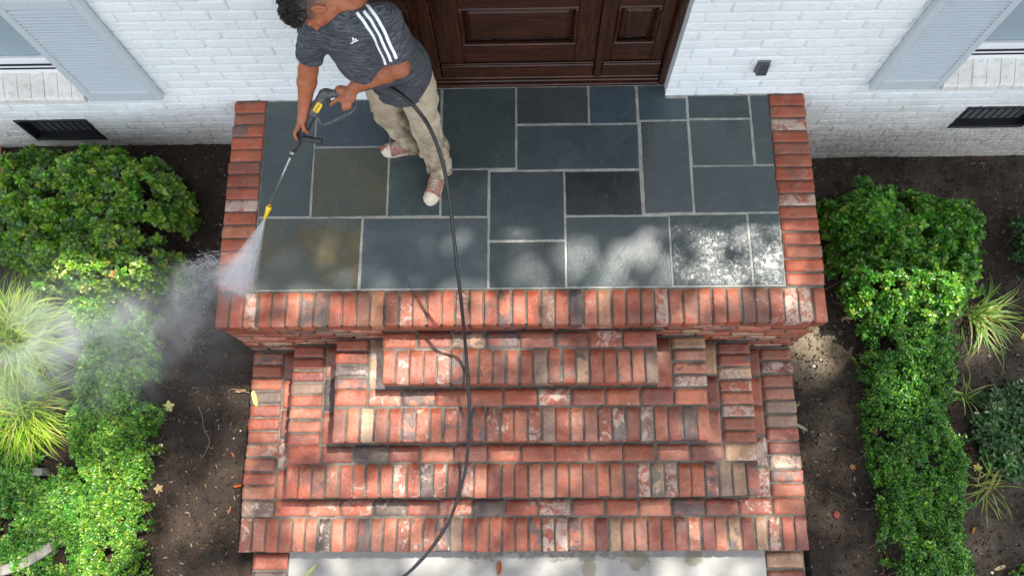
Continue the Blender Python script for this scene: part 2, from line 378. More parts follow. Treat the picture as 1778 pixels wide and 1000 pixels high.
MAT_STEEL = plain("scuffed_steel", (0.33, 0.33, 0.32), 0.35, 0.85, 0.7, 120); MAT_BRASS = plain("brass_fitting", (0.42, 0.24, 0.07), 0.3, 0.9, 0.3)
MAT_INK = plain("black_ink", (0.012, 0.012, 0.012), 0.5)
def leaf_material(name, rough=0.35, trans=0.35, spec=0.5):
    k = M(name, rough, spec=spec); bc = k.attr("bc"); n = k.noise(60, 3)
    c = k.mix(k.maprange(n, 0.3, 0.7, 0, 0.5), bc, k.mix(1, bc, (0.7, 0.75, 0.6), 'MULTIPLY')); k.base(c)
    tl = k.node("ShaderNodeBsdfTranslucent"); k.L(k.mix(1, c, (1.5, 1.7, 0.7), 'MULTIPLY'), tl.inputs[0])
    mx = k.node("ShaderNodeMixShader"); mx.inputs[0].default_value = trans
    k.L(k.b.outputs[0], mx.inputs[1]); k.L(tl.outputs[0], mx.inputs[2]); k.L(mx.outputs[0], k.out.inputs[0]); return k.m
MAT_LEAF = leaf_material("glossy_leaf", 0.28, 0.3); MAT_GRASS = leaf_material("grass_blade", 0.45, 0.4, 0.3); MAT_DRY = leaf_material("dry_leaf", 0.7, 0.15, 0.2)
MAT_TWIG = plain("brown_twig", (0.12, 0.085, 0.055), 0.8, 0, 0.3, 80)
MAT_STONE = plain("grey_edging_stone", (0.19, 0.18, 0.155), 0.8, 0, 0.3, 25, 0.6)
MAT_CHIP = leaf_material("mulch_chip", 0.8, 0.0, 0.2)

# ================================================================== GROUND
ZL = 0.0; RISE = 0.178; TREAD = 0.3158; YW = 1.436          # landing top = 0, wall face at Y = YW
def ground_z(x, y):
    x = np.asarray(x, float); y = np.asarray(y, float)
    s = np.clip((x + 1.7) / 3.4, 0, 1)
    left = -0.60 - 0.29 * np.clip((1.43 - y) / 2.3, 0, 1); right = -0.955 + 0.03 * np.clip((1.43 - y) / 2.6, 0, 1)
    z = left * (1 - s) + right * s
    far = np.clip((np.hypot(x, y) - 6) / 10, 0, 1)
    return z * (1 - far) - 0.95 * far
def build_ground():
    nx, ny = 640, 330; xs = np.concatenate([np.linspace(-60, -4.6, 14, endpoint=False), np.linspace(-4.6, 4.6, nx), np.linspace(4.6, 60, 15)[1:]])
    ys = np.concatenate([np.linspace(-60, -2.6, 14, endpoint=False), np.linspace(-2.6, 1.8, ny), np.linspace(1.8, 60, 15)[1:]])
    X, Y = np.meshgrid(xs, ys, indexing='ij'); P = np.stack([X.ravel(), Y.ravel()], 1)
    Z = ground_z(P[:, 0], P[:, 1]) + 0.020 * fbm(P * 5, 3, 3) + 0.010 * fbm(P * 26, 9, 3) + 0.004 * np.abs(fbm(P * 70, 4, 2))
    # keep the earth clear below walk level beside the concrete path
    inwalk = (np.abs(P[:, 0]) < 1.80) & (P[:, 1] < -1.2); Z[inwalk] = np.minimum(Z[inwalk], -0.97)
    under = (np.abs(P[:, 0]) < 1.72) & (P[:, 1] > -1.25) & (P[:, 1] < 1.4); Z[under] = -1.0
    n0, n1 = len(xs), len(ys); i = np.arange(n0 * n1).reshape(n0, n1)
    F = np.stack([i[:-1, :-1].ravel(), i[1:, :-1].ravel(), i[1:, 1:].ravel(), i[:-1, 1:].ravel()], 1)
    o = link_mesh("ground", np.column_stack([P, Z]), F, MAT_SOIL); tag(o, kind='structure')
build_ground()

# ================================================================== BRICK BUILDER
_nx, _ny, _nz = 8, 4, 3
def _brick_template():
    pts = {}; V = []; F = []
    def vid(i, j, k):
        if (i, j, k) not in pts: pts[(i, j, k)] = len(V); V.append((i / _nx, j / _ny, k / _nz))
        return pts[(i, j, k)]
    for a, (n1, n2, n3) in enumerate(((_ny, _nz, _nx), (_nz, _nx, _ny), (_nx, _ny, _nz))):
        for side in (0, n3):
            if a == 2 and side == 0: continue          # never seen: underside
            for p in range(n1):
                for q in range(n2):
                    def mk(p, q):
                        t = [0, 0, 0]; t[(a + 1) % 3] = p; t[(a + 2) % 3] = q; t[a] = side; return vid(*t)
                    f = [mk(p, q), mk(p + 1, q), mk(p + 1, q + 1), mk(p, q + 1)]
                    F.append(f if side else f[::-1])
    return np.array(V), np.array(F)
BT_V, BT_F = _brick_template()
BRICK_COLS = [((0.315, 0.082, 0.039), 34), ((0.265, 0.062, 0.030), 25), ((0.38, 0.128, 0.070), 16), ((0.20, 0.050, 0.030), 15), ((0.30, 0.108, 0.068), 11),
              ((0.34, 0.205, 0.115), 5), ((0.22, 0.140, 0.10), 7), ((0.085, 0.060, 0.050), 8), ((0.36, 0.245, 0.145), 2)]
BRICK_P = np.array([w for _, w in BRICK_COLS], float); BRICK_P /= BRICK_P.sum(); BRICK_C = np.array([c for c, _ in BRICK_COLS])
def bricks(name, boxes, parent, seed=0, orange=0.0, lime=0.16, burn=0.06, rr=0.0034, jit=0.0020, palette=None, wob=1.0):
    """boxes: list of (x0,y0,z0,x1,y1,z1) -> one mesh of worn bricks"""
    r = np.random.default_rng(1000 + seed); B = np.array(boxes, float); n = len(B); lo = B[:, :3].copy(); hi = B[:, 3:].copy()
    lo += r.normal(0, jit, lo.shape); hi += r.normal(0, jit, hi.shape)
    dz = r.normal(0, 0.0018, n); hi[:, 2] = B[:, 5] + np.clip(dz, -.003, .003)
    size = hi - lo; V = lo[:, None, :] + BT_V[None] * size[:, None, :]
    rad = (rr * r.uniform(0.7, 1.6, n))[:, None, None]
    ilo = lo[:, None] + rad; ihi = hi[:, None] - rad; C = np.clip(V, ilo, ihi); D = V - C; L = np.linalg.norm(D, axis=2, keepdims=True)
    V = np.where(L > 1e-9, C + D / np.maximum(L, 1e-9) * np.minimum(rad, L * 10), V)
    P = V.reshape(-1, 3); sh = np.repeat(r.uniform(-20, 20, (n, 3)), len(BT_V), 0)
    nn = np.stack([vnoise((P + sh) * 28, s) + 0.6 * vnoise((P + sh) * 70, s + 5) for s in (1, 2, 3)], 1); P = P + nn * 0.0021 * wob
    tilt = r.normal(0, 0.006, (n, 2)); ctr = (lo + hi) / 2; Q = P.reshape(n, -1, 3)
    Q[:, :, 2] += (Q[:, :, 0] - ctr[:, None, 0]) * tilt[:, :1] + (Q[:, :, 1] - ctr[:, None, 1]) * tilt[:, 1:]; P = Q.reshape(-1, 3)
    F = (BT_F[None] + (np.arange(n) * len(BT_V))[:, None, None]).reshape(-1, 4)
    ci = r.choice(len(BRICK_C), n, p=BRICK_P if palette is None else palette); col = BRICK_C[ci] * r.uniform(0.85, 1.15, (n, 1)) * r.uniform(0.96, 1.04, (n, 3))
    if orange: col = col * (1 - orange) + np.array([0.40, 0.078, 0.024]) * r.uniform(0.7, 1.1, (n, 1)) * orange
    li = np.where(r.random(n) < lime, r.uniform(0.4, 0.78, n), r.uniform(0.0, 0.38, n)); bu = np.where(r.random(n) < burn, r.uniform(0.55, 1.1, n), r.uniform(0, 0.35, n))
    k = len(BT_V); rep = lambda a: np.repeat(a, k, 0)
    return link_mesh(name, P, F, MAT_BRICK, parent, True, dict(bc=('POINT', rep(col)), lime=('POINT', rep(li)), burn=('POINT', rep(bu)), shift=('POINT', sh)))
def rough_slab(name, lo, hi, mat, parent, step=0.025, amp=0.0015, seed=0, attrs=None):
    """bed of mortar / slab: box whose top is a fine uneven sheet"""
    nx = max(2, int((hi[0] - lo[0]) / step)); ny = max(2, int((hi[1] - lo[1]) / step)); xs = np.linspace(lo[0], hi[0], nx + 1); ys = np.linspace(lo[1], hi[1], ny + 1)
    X, Y = np.meshgrid(xs, ys, indexing='ij'); P = np.stack([X.ravel(), Y.ravel()], 1); Z = hi[2] + amp * fbm(P * 18, seed, 3)
    i = np.arange(len(P)).reshape(nx + 1, ny + 1); F = np.stack([i[:-1, :-1].ravel(), i[1:, :-1].ravel(), i[1:, 1:].ravel(), i[:-1, 1:].ravel()], 1).tolist()
    V = np.column_stack([P, Z]); ring = list(i[:, 0]) + list(i[-1, 1:]) + list(i[::-1, -1][1:]) + list(i[0, ::-1][1:-1]); nb = len(V)
    V2 = V[ring].copy(); V2[:, 2] = lo[2]; V = np.vstack([V, V2]); m = len(ring)
    for a in range(m): b = (a + 1) % m; F.append([ring[b], ring[a], nb + a, nb + b])
    return link_mesh(name, V, F, mat, parent, False, attrs)

# ================================================================== THE WALK
walk = empty("front_walk", (0, -2.5, -0.9)); tag(walk, kind='structure')
WZ = -0.885
rough_slab("concrete_slab", (-1.475, -6.0, -1.0), (1.52, -1.262, WZ), MAT_CONC, walk, 0.04, 0.0012, 5)
rough_slab("mortar_bed", (-1.71, -6.0, -1.0), (-1.475, -1.262, WZ - 0.012), MAT_MORTAR, walk, 0.05, 0.002, 6)
rough_slab("mortar_bed", (1.52, -6.0, -1.0), (1.765, -1.262, WZ - 0.012), MAT_MORTAR, walk, 0.05, 0.002, 7)
def walk_edge(x0, x1, seed):
    bx = []; y = -1.275; i = 0
    while y > -3.6:
        bx.append((x0, y - 0.095, WZ - 0.06, x1, y, WZ)); y -= 0.107
    return bricks("brick_edging", bx, walk, seed, palette=None, lime=0.05, burn=0.2)
walk_edge(-1.705, -1.485, 31); walk_edge(1.53, 1.76, 32)

# ================================================================== THE STOOP
stoop = empty("brick_stoop", (0, 0.4, -0.9))
tag(stoop, "red brick stoop with bluestone landing and four wide steps below the wooden door", "stoop")
HW = 1.75; CAPW = 1.757; PIT = 0.0820
landing = empty("landing"); landing.parent = stoop; landing.location = (0, 0.3, 0.85)
# core blocks (mortar seen in the joints) - front and side faces are brick-faced
def core(name, lo, hi, parent): return MB().bbox(lo, hi, 0.004).build(name, MAT_MORTAR, parent)
core("mortar_core", (-HW + 0.022, 0.022, -1.0), (HW - 0.022, YW + 0.1, -0.03), landing)
rough_slab("mortar_bed", (-CAPW + 0.008, -0.006 + 0.008, -0.029), (CAPW - 0.008, YW + 0.02, -0.0085), MAT_MORTAR, landing, 0.02, 0.0022, 1)
rough_slab("grout_bed", (-1.553, 0.206, -0.008), (1.532, YW + 0.075, -0.0022), MAT_GROUT, landing, 0.014, 0.0013, 2)
cap = []
n = 43; p = 2 * CAPW / n
for i in range(n): cap.append((-CAPW + i * p + 0.0055, -0.006, -0.098, -CAPW + (i + 1) * p - 0.0055, 0.196, 0.0))
bricks("coping_bricks", cap, landing, 1, orange=0.35, lime=0.28, burn=0.15)
side = []
m_ = 15; q = (YW - 0.207 - 0.004) / m_
for i in range(m_): side.append((-CAPW, 0.207 + i * q + 0.005, -0.098, -1.561, 0.207 + (i + 1) * q - 0.005, 0.0))
bricks("coping_bricks", side, landing, 2, orange=0.75, lime=0.14, burn=0.30)
side = []
for i in range(m_): side.append((1.540, 0.207 + i * q + 0.005, -0.098, CAPW, 0.207 + (i + 1) * q - 0.005, 0.0))
bricks("coping_bricks", side, landing, 3, orange=0.75, lime=0.22, burn=0.2)
wallb = []
for c in range(9):
    z1 = -0.108 - c * 0.0795; off = (c % 2) * 0.1045
    x = -HW - off
    while x < HW:
        a, b = max(x + 0.005, -HW), min(x + 0.204, HW)
        if b - a > 0.03: wallb.append((a, 0.004, z1 - 0.068, b, 0.09, z1))
        x += 0.209
    for sx in (-1, 1):
        y = 0.095 - off * 0.9
        while y < YW:
            a, b = max(y + 0.005, 0.1), min(y + 0.204, YW - 0.004)
            if b - a > 0.03: wallb.append(((-HW, a, z1 - 0.068, -HW + 0.08, b, z1) if sx < 0 else (HW - 0.08, a, z1 - 0.068, HW, b, z1)))
            y += 0.209
bricks("wall_bricks", wallb, landing, 4, lime=0.2, burn=0.12)
# bluestone slabs: corner pixels surveyed on the landing plane
SL = dict(A=(463, 181, 541, 374), B=(549, 179, 673, 253), C=(542, 258, 671, 375), D=(680, 167, 763, 375), E=(771, 159, 893, 292), F=(766, 297, 847, 376),
          G=(898, 157, 1021, 214), H=(1025, 155, 1107, 214), I=(897, 219, 1110, 293), J=(1112, 152, 1193, 208), K=(1197, 171, 1302, 205), L=(1306, 169, 1341, 286),
          M=(1114, 211, 1199, 368), N=(1201, 211, 1306, 286), O=(1205, 291, 1350, 368), P=(852, 299, 979, 417), Q=(983, 299, 1112, 373), R=(850, 424, 980, 501),
          S=(985, 378, 1166, 499), T=(1166, 375, 1303, 498), U=(1303, 371, 1361, 497), V=(446, 379, 624, 501), W=(629, 382, 847, 501))
SC = {'C': (0.050, 0.057, 0.043), 'Q': (0.020, 0.022, 0.026), 'V': (0.066, 0.075, 0.066), 'W': (0.055, 0.068, 0.076), 'B': (0.036, 0.050, 0.064), 'J': (0.036, 0.055, 0.066), 'H': (0.036, 0.053, 0.068)}
SLAB_LABEL = {'Q': "darkest, near-black bluestone slab", 'C': "olive-tinged bluestone slab", 'V': "bluestone slab with rusty brown stain at one edge", 'T': "rough cleft wet bluestone slab"}
slab_rects = {}
for kk, (a, b, c, d) in SL.items():
    p0 = at(a, b); p1 = at(c, d); slab_rects[kk] = [p0[0], p1[1], p1[0], p0[1]]
FIX = dict(A=(-1.551, .666, -1.249, 1.424), B=(-1.236, 1.118, -.789, 1.424), C=(-1.236, .663, -.789, 1.105), D=(-.776, .660, -.474, 1.497), E=(-.460, .959, -.016, 1.497), F=(-.460, .652, -.182, .946),
           G=(-.003, 1.250, .431, 1.497), H=(.446, 1.248, .729, 1.497), I=(-.003, .946, .729, 1.236), J=(.746, 1.266, 1.032, 1.497), K=(1.046, 1.272, 1.413, 1.424), L=(1.428, .962, 1.530, 1.424), M=(.748, .664, 1.028, 1.253),
           N=(1.048, .963, 1.413, 1.257), O=(1.048, .661, 1.530, .949), P=(-.168, .500, .268, .935), Q=(.282, .652, .730, .931), R=(-.169, .212, .266, .486), S=(.282, .212, .880, .639), T=(.894, .212, 1.340, .645), U=(1.355, .212, 1.530, .650),
           V=(-1.551, .212, -.934, .651), W=(-.920, .212, -.183, .644))
slab_rects = {k_: list(v_) for k_, v_ in FIX.items()}
def slab_outline(rc, seed, notch=None):
    x0, y0, x1, y1 = rc; r = np.random.default_rng(seed)
    cs = [(x0, y0), (x1, y0), (x1, y1), (x0, y1)] if notch is None else [(x0, y0), (x1, y0), (x1, notch[1]), (notch[0], notch[1]), (notch[0], y1), (x0, y1)]
    cs = [np.array(c, float) + r.normal(0, 0.0018, 2) for c in cs]; out = []
    for i in range(len(cs)):
        a, b = cs[i], cs[(i + 1) % len(cs)]; L = np.linalg.norm(b - a); k = max(2, int(L / 0.022)); nrm = np.array([b[1] - a[1], a[0] - b[0]]) / max(L, 1e-6)
        for t in range(k):
            u = t / k; w = 0 if t == 0 else 1; out.append(a + (b - a) * u + nrm * w * (0.0014 * vnoise(np.array([[u * L * 30, seed * 3.1]]), seed)[0] - 0.0004))
    return np.array(out)
for si, (kk, rc) in enumerate(slab_rects.items()):
    notch = (0.905, 1.408) if kk == 'J' else None
    out = slab_outline(rc, si + 1, notch); r = np.random.default_rng(50 + si)
    if kk == 'B': pass
    nO = len(out); z = 0.0012 + r.uniform(-0.0006, 0.0008)
    cen = out.mean(0); inn = out + (cen - out) / np.linalg.norm(cen - out, axis=1)[:, None] * 0.0035
    V = np.vstack([np.column_stack([out, np.full(nO, -0.02)]), np.column_stack([out, np.full(nO, z - 0.0022)]), np.column_stack([inn, np.full(nO, z)])])
    F = []
    for i in range(nO):
        j = (i + 1) % nO
        for a in (0, nO): F.append([a + i, a + j, a + nO + j, a + nO + i])
    F.append([2 * nO + i for i in range(nO)])
    base = 1.12 * np.array(SC.get(kk, (np.array([0.040, 0.052, 0.056]) * r.uniform(0.86, 1.14) + r.uniform(-.002, .002, 3))))
    cl = {'T': 1.0, 'U': 0.9, 'E': 0.22, 'I': 0.15, 'S': 0.05}.get(kk, 0.06); ru = {'V': 1.0, 'C': 0.35}.get(kk, 0.04)
    nv = len(V)
    o = link_mesh("paving_slab", V, F, MAT_SLATE, landing, False, dict(bc=('POINT', np.tile(base, (nv, 1))), cleft=('POINT', np.full(nv, cl)), rust=('POINT', np.full(nv, ru)), shift=('POINT', np.tile(r.uniform(-9, 9, 3), (nv, 1)))))
    if kk in SLAB_LABEL: o['label'] = SLAB_LABEL[kk]
# four steps
for k in (4, 3, 2, 1):
    zt = -k * RISE; yf = -k * TREAD + 0.004; w = HW - (4 - k) * 0.313
    st = empty("step"); st.parent = stoop; st.location = (0, yf - 0.4, zt + 0.9)
    yb = 0.0
    core("mortar_core", (-w + 0.02, yf + 0.02, -1.0 + 0.001 * k), (w - 0.02, yb + 0.02, zt - 0.031), st)
    rough_slab("mortar_bed", (-w + 0.006, yf + 0.006, zt - 0.030), (w - 0.006, yb, zt - 0.0075), MAT_MORTAR, st, 0.02, 0.0025, 10 + k)
    bx = []; n = int(round(2 * w / PIT)); p = 2 * w / n
    for i in range(n): bx.append((-w + i * p + 0.0055, yf, zt - 0.095, -w + (i + 1) * p - 0.0055, yf + 0.198, zt))
    bricks("nosing_bricks", bx, st, 20 + k, lime=0.30, burn=0.17)
    # stretcher course behind the nosing, and round the sides
    bx = []; x = -w; y0 = yf + 0.209; y1 = y0 + 0.099; nst = int(round(2 * w / 0.209)); ps = 2 * w / nst
    if k > 1 or True:
        for i in range(nst): bx.append((-w + i * ps + 0.0055, y0, zt - 0.06, -w + (i + 1) * ps - 0.0055, y1, zt))
    bricks("stretcher_bricks", bx, st, 30 + k, lime=0.24, burn=0.1)
    sb_ = {-1: [], 1: []}; bx = []; ys0 = y1 + 0.009; L = yb - ys0
    if k > 1:
        nn_ = max(1, int(round(L / PIT))); ps = L / nn_
        for i in range(nn_):
            for sx in (-1, 1):
                a, b = ys0 + i * ps + 0.0, ys0 + (i + 1) * ps - 0.011
                sb_[sx].append((-w, a, zt - 0.095, -w + 0.20, b, zt) if sx < 0 else (w - 0.20, a, zt - 0.095, w, b, zt))
        nn_ = max(1, int(round(L / 0.209))); ps = L / nn_
        for i in range(nn_):
            for sx in (-1, 1):
                a, b = ys0 + i * ps, ys0 + (i + 1) * ps - 0.011
                sb_[sx].append((-w + 0.211, a, zt - 0.06, -w + 0.306, b, zt) if sx < 0 else (w - 0.306, a, zt - 0.06, w - 0.211, b, zt))
        for sx in (-1, 1): bricks("side_bricks", sb_[sx], st, 40 + k + 5 * sx, lime=0.20, burn=0.08)
    bx = []; nst = int(round(2 * w / 0.209)); ps = 2 * w / nst; zr = zt - 0.105
    for c in range(1 if k < 4 else 2):
        for i in range(nst): bx.append((-w + i * ps + 0.0055, yf + 0.006, zr - 0.068, -w + (i + 1) * ps - 0.0055, yf + 0.08, zr))
        L = yb - yf - 0.09; n2 = max(1, int(round(L / 0.209))); p2 = L / n2
        for i in range(n2):
            for sx in (-1, 1):
                a, b = yf + 0.09 + i * p2, yf + 0.09 + (i + 1) * p2 - 0.011
                bx.append((-w + 0.004, a, zr - 0.068, -w + 0.08, b, zr) if sx < 0 else (w - 0.08, a, zr - 0.068, w - 0.004, b, zr))
        zr -= 0.08
    bricks("riser_bricks", bx, st, 50 + k, lime=0.05, burn=0.3)

# ================================================================== THE HOUSE
house = empty("house", (0, 2.5, -0.95)); tag(house, "white painted brick house with dark wooden entrance door between sidelights", "house")
OPEN = [(-0.93, 0.908, -0.02, 2.12), (-3.58, -2.625, 0.15, 1.72), (2.535, 3.49, 0.15, 1.72), (-3.265, -2.83, -0.475, -0.235), (2.885, 3.335, -0.475, -0.235)]
def build_wall():
    def lines(a, b, step, snaps):
        g = np.linspace(a, b, int((b - a) / step) + 1)
        for s in snaps: g[np.argmin(abs(g - s))] = s
        return np.unique(g)
    xs = lines(-4.2, 4.2, 0.0066, [o[0] for o in OPEN] + [o[1] for o in OPEN]); xs = np.concatenate([[-7, -6, -5, -4.6], xs, [4.6, 5, 6, 7]])
    zs = lines(-1.05, 1.95, 0.0078, [o[2] for o in OPEN] + [o[3] for o in OPEN if o[3] < 1.95]); zs = np.concatenate([zs, [2.12, 2.5, 2.98]])
    X, Z = np.meshgrid(xs, zs, indexing='ij'); x = X.ravel(); z = Z.ravel()
    CH = 0.0862; BL = 0.2455
    zz = z + 0.002 * vnoise(np.stack([x * 2.2, z * 6], 1), 3); row = np.floor((zz + 2) / CH); fz = (zz + 2) / CH - row
    xx = x + 0.004 * vnoise(np.stack([z * 16, x * 3], 1), 8); u = xx / BL + 0.5 * (row % 2) + 0.05 * np.sin(row * 12.9); colm = np.floor(u); fx = u - colm
    dz = np.minimum(fz, 1 - fz) * CH; dx = np.minimum(fx, 1 - fx) * BL
    hid = np.stack([colm * 1.37 + 0.5, row * 2.11 + 0.5], 1); r1 = vnoise(hid * 3.7, 5); r2 = vnoise(hid * 5.3, 6); r3 = vnoise(hid * 7.9, 7)
    bed = np.clip(1 - dz / (0.010 + 0.003 * vnoise(np.stack([x * 9, row], 1), 2)), 0, 1); head = np.clip(1 - dx / (0.0085 + 0.003 * r3), 0, 1) * np.clip(0.75 + 0.5 * r1 + 0.5 * fbm(np.stack([x * 8, z * 30], 1), 77, 2), 0.1, 1.1)
    h = -0.0068 * bed ** 0.8 - 0.0085 * head ** 0.8
    h += 0.0026 * r1 + 0.006 * r2 * (fz - 0.5) - 0.004 * (fz - 0.5) + 0.004 * r3 * (fx - 0.5)
    P = np.stack([x, z], 1); h += 0.0016 * fbm(P * 28, 4, 3) + 0.0012 * np.abs(fbm(P * 60, 14, 2))
    cr = fbm(P * np.array([22, 34.0]), 12, 3); h -= 0.0022 * np.clip(1 - abs(cr) / 0.05, 0, 1) * (vnoise(P * 3.1, 31) > 0.15)
    V = np.column_stack([x, YW - h, z]); n0, n1 = len(xs), len(zs); i = np.arange(n0 * n1).reshape(n0, n1)
    cx = (xs[:-1] + xs[1:]) / 2; cz = (zs[:-1] + zs[1:]) / 2; CX, CZ = np.meshgrid(cx, cz, indexing='ij'); keep = np.ones(CX.shape, bool)
    for a, b, c, d in OPEN: keep &= ~((CX > a) & (CX < b) & (CZ > c) & (CZ < d))
    F = np.stack([i[:-1, :-1][keep], i[1:, :-1][keep], i[1:, 1:][keep], i[:-1, 1:][keep]], 1)
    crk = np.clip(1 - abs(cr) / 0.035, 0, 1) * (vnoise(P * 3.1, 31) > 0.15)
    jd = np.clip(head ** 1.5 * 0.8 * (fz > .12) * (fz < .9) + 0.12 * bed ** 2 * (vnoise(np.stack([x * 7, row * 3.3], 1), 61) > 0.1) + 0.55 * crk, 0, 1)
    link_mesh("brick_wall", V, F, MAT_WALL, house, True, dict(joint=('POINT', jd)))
    for j, (a, b, c, d) in enumerate(OPEN):
        rv = MB()
        t = 0.03; dep = 0.17; y0 = YW + 0.0035
        rv.box((a - t, y0, c - t), (a, YW + dep, d + t)); rv.box((b, y0, c - t), (b + t, YW + dep, d + t)); rv.box((a, y0, d), (b, YW + dep, d + t))
        if j: rv.box((a, y0, c - t), (b, YW + dep, c))
        rv.build("wall_reveal", MAT_WALL, house)
    b = MB(); b.box((-7, YW + 0.30, -1.2), (7, 8, 2.97)); b.build("house_body", MAT_WALL, house)
build_wall()
rf = MB(); rf.box((-7.3, YW - 0.03, 2.98), (7.3, YW + 0.03, 3.06))
rf.add([(-7.3, YW - 0.04, 3.06), (7.3, YW - 0.04, 3.06), (7.3, 8.3, 5.0), (-7.3, 8.3, 5.0), (-7.3, YW - 0.04, 3.12), (7.3, YW - 0.04, 3.12), (7.3, 8.3, 5.06), (-7.3, 8.3, 5.06)], [(0, 3, 2, 1), (4, 5, 6, 7), (0, 1, 5, 4), (1, 2, 6, 5), (2, 3, 7, 6), (3, 0, 4, 7)])
rf.build("roof", plain("grey_roof", (0.12, 0.12, 0.125), 0.8), house)
# ---- entrance door
def wood(name, boxes, horiz, parent, b=0.004):
    mb = MB()
    for lo, hi in boxes: mb.bbox(lo, hi, b)
    nv = sum(len(v) for v in mb.v); return mb.build(name, MAT_WOOD, parent, False, dict(grain=('POINT', np.full(nv, float(horiz)))))
YD = 1.56
for bb in (((-0.928, 1.502, 0.0), (-0.872, 1.62, 2.118)), ((0.868, 1.502, 0.0), (0.907, 1.62, 2.118)), ((-0.527, 1.528, 0.062), (-0.463, 1.61, 2.05)), ((0.466, 1.528, 0.062), (0.506, 1.61, 2.05))): wood("door_post", [bb], 0, house, 0.006)
wood("door_sill", [((-0.871, 1.500, 0.0), (0.867, 1.60, 0.026)), ((-0.871, 1.518, 0.027), (0.867, 1.60, 0.046)), ((-0.871, 1.533, 0.047), (0.867, 1.60, 0.061))], 1, house, 0.005)
wood("door_head", [((-0.871, 1.51, 2.05), (0.867, 1.62, 2.118))], 1, house)
def panel_unit(name, x0, x1, px0, px1, kind_h):
    """framed leaf: stiles, rails, a raised panel below and a tall one above"""
    P = empty(name); P.parent = house; P.location = (0, 0, 0)
    P.location = ((x0 + x1) / 2, YD - house.location.y, 0.95)
    for bb in (((x0, YD, 0.063), (px0 - 0.028, YD + 0.04, 2.045)), ((px1 + 0.028, YD, 0.063), (x1, YD + 0.04, 2.045))): wood("stile", [bb], 0, P)
    a, b = px0 - 0.0275, px1 + 0.0275
    for bb in (((a, YD, 0.197), (b, YD + 0.04, 0.375)), ((a, YD, 0.735), (b, YD + 0.04, 0.90)), ((a, YD, 1.90), (b, YD + 0.04, 2.045))): wood("rail", [bb], 1, P)
    wood("weather_board", [((x0 + 0.004, YD - 0.022, 0.064), (x1 - 0.004, YD - 0.0005, 0.188)), ((x0 + 0.004, YD - 0.012, 0.189), (x1 - 0.004, YD - 0.0005, 0.196))], 1, P, 0.005)
    for z0, z1 in ((0.3755, 0.7345), (0.9005, 1.8995)):
        # moulding lip round the opening, then the raised field
        wood("moulding", [((a, YD - 0.010, z0), (b, YD + 0.015, z0 + 0.022)), ((a, YD - 0.004, z1 - 0.018), (b, YD + 0.015, z1)), ((a, YD - 0.006, z0 + 0.0225), (a + 0.018, YD + 0.015, z1 - 0.0185)), ((b - 0.018, YD - 0.006, z0 + 0.0225), (b, YD + 0.015, z1 - 0.0185))], kind_h, P, 0.005)
        m = MB(); X0, X1, Z0, Z1 = a + 0.019, b - 0.019, z0 + 0.023, z1 - 0.019; s = 0.035
        V = [(X0, YD + 0.03, Z0), (X1, YD + 0.03, Z0), (X1, YD + 0.03, Z1), (X0, YD + 0.03, Z1), (X0 + s, YD + 0.014, Z0 + s), (X1 - s, YD + 0.014, Z0 + s), (X1 - s, YD + 0.014, Z1 - s), (X0 + s, YD + 0.014, Z1 - s),
             (X0 + s + .004, YD + 0.008, Z0 + s + .004), (X1 - s - .004, YD + 0.008, Z0 + s + .004), (X1 - s - .004, YD + 0.008, Z1 - s - .004), (X0 + s + .004, YD + 0.008, Z1 - s - .004)]
        m.add(V, [(0, 1, 5, 4), (1, 2, 6, 5), (2, 3, 7, 6), (3, 0, 4, 7), (4, 5, 9, 8), (5, 6, 10, 9), (6, 7, 11, 10), (7, 4, 8, 11), (8, 9, 10, 11)])
        m.build("raised_panel", MAT_WOOD, P, False, dict(grain=('POINT', np.full(12, float(kind_h)))))
    return P
panel_unit("entrance_door", -0.462, 0.465, -0.285, 0.315, 1)
panel_unit("sidelight_panel", 0.507, 0.867, 0.583, 0.765, 0)
panel_unit("sidelight_panel", -0.871, -0.528, -0.79, -0.608, 0)
# ---- shutters
def shutter(x0, x1, lab):
    s = empty("shutter"); s.parent = house; s.location = ((x0 + x1) / 2, YW - house.location.y, 0.98); s['label'] = lab
    y0, y1 = YW - 0.048, YW - 0.008; mb = MB(); st = 0.045
    mb.bbox((x0, y0, 0.10), (x0 + st, y1, 1.80)); mb.bbox((x1 - st, y0, 0.10), (x1, y1, 1.80))
    for a, b in ((0.10, 0.205), (1.035, 1.105), (1.71, 1.80)): mb.bbox((x0 + st + .0005, y0 + .001, a), (x1 - st - .0005, y1, b))
    mb.build("shutter_frame", MAT_SHUT, s)
    lv = MB(); z = 0.212
    while z < 1.70:
        if not 1.018 < z < 1.108:
            c = 0.5 * (y0 + y1); a, b = x0 + st - 0.004, x1 - st + 0.004
            p = np.array([(c - 0.018, z + 0.001), (c - 0.017, z - 0.005), (c + 0.018, z + 0.010), (c + 0.018, z + 0.016)])
            V = [(a, q[0], q[1]) for q in p] + [(b, q[0], q[1]) for q in p]
            lv.add(V, [(0, 1, 2, 3), (7, 6, 5, 4), (0, 4, 5, 1), (1, 5, 6, 2), (2, 6, 7, 3), (3, 7, 4, 0)])
        z += 0.0272
    lv.build("louvers", MAT_SHUT, s)
    bk = MB(); bk.box((x0 + 0.02, y1 - 0.001, 0.12), (x1 - 0.02, y1 + 0.004, 1.78)); bk.build("shutter_backing", MAT_SHUT, s)
shutter(-2.61, -2.158, "pale louvred shutter beside the window left of the door"); shutter(2.108, 2.525, "grey-blue louvred shutter beside the window right of the door")
shutter(-4.06, -3.60, "louvred shutter on the far side of the left window"); shutter(3.51, 3.93, "louvred shutter on the far side of the right window")
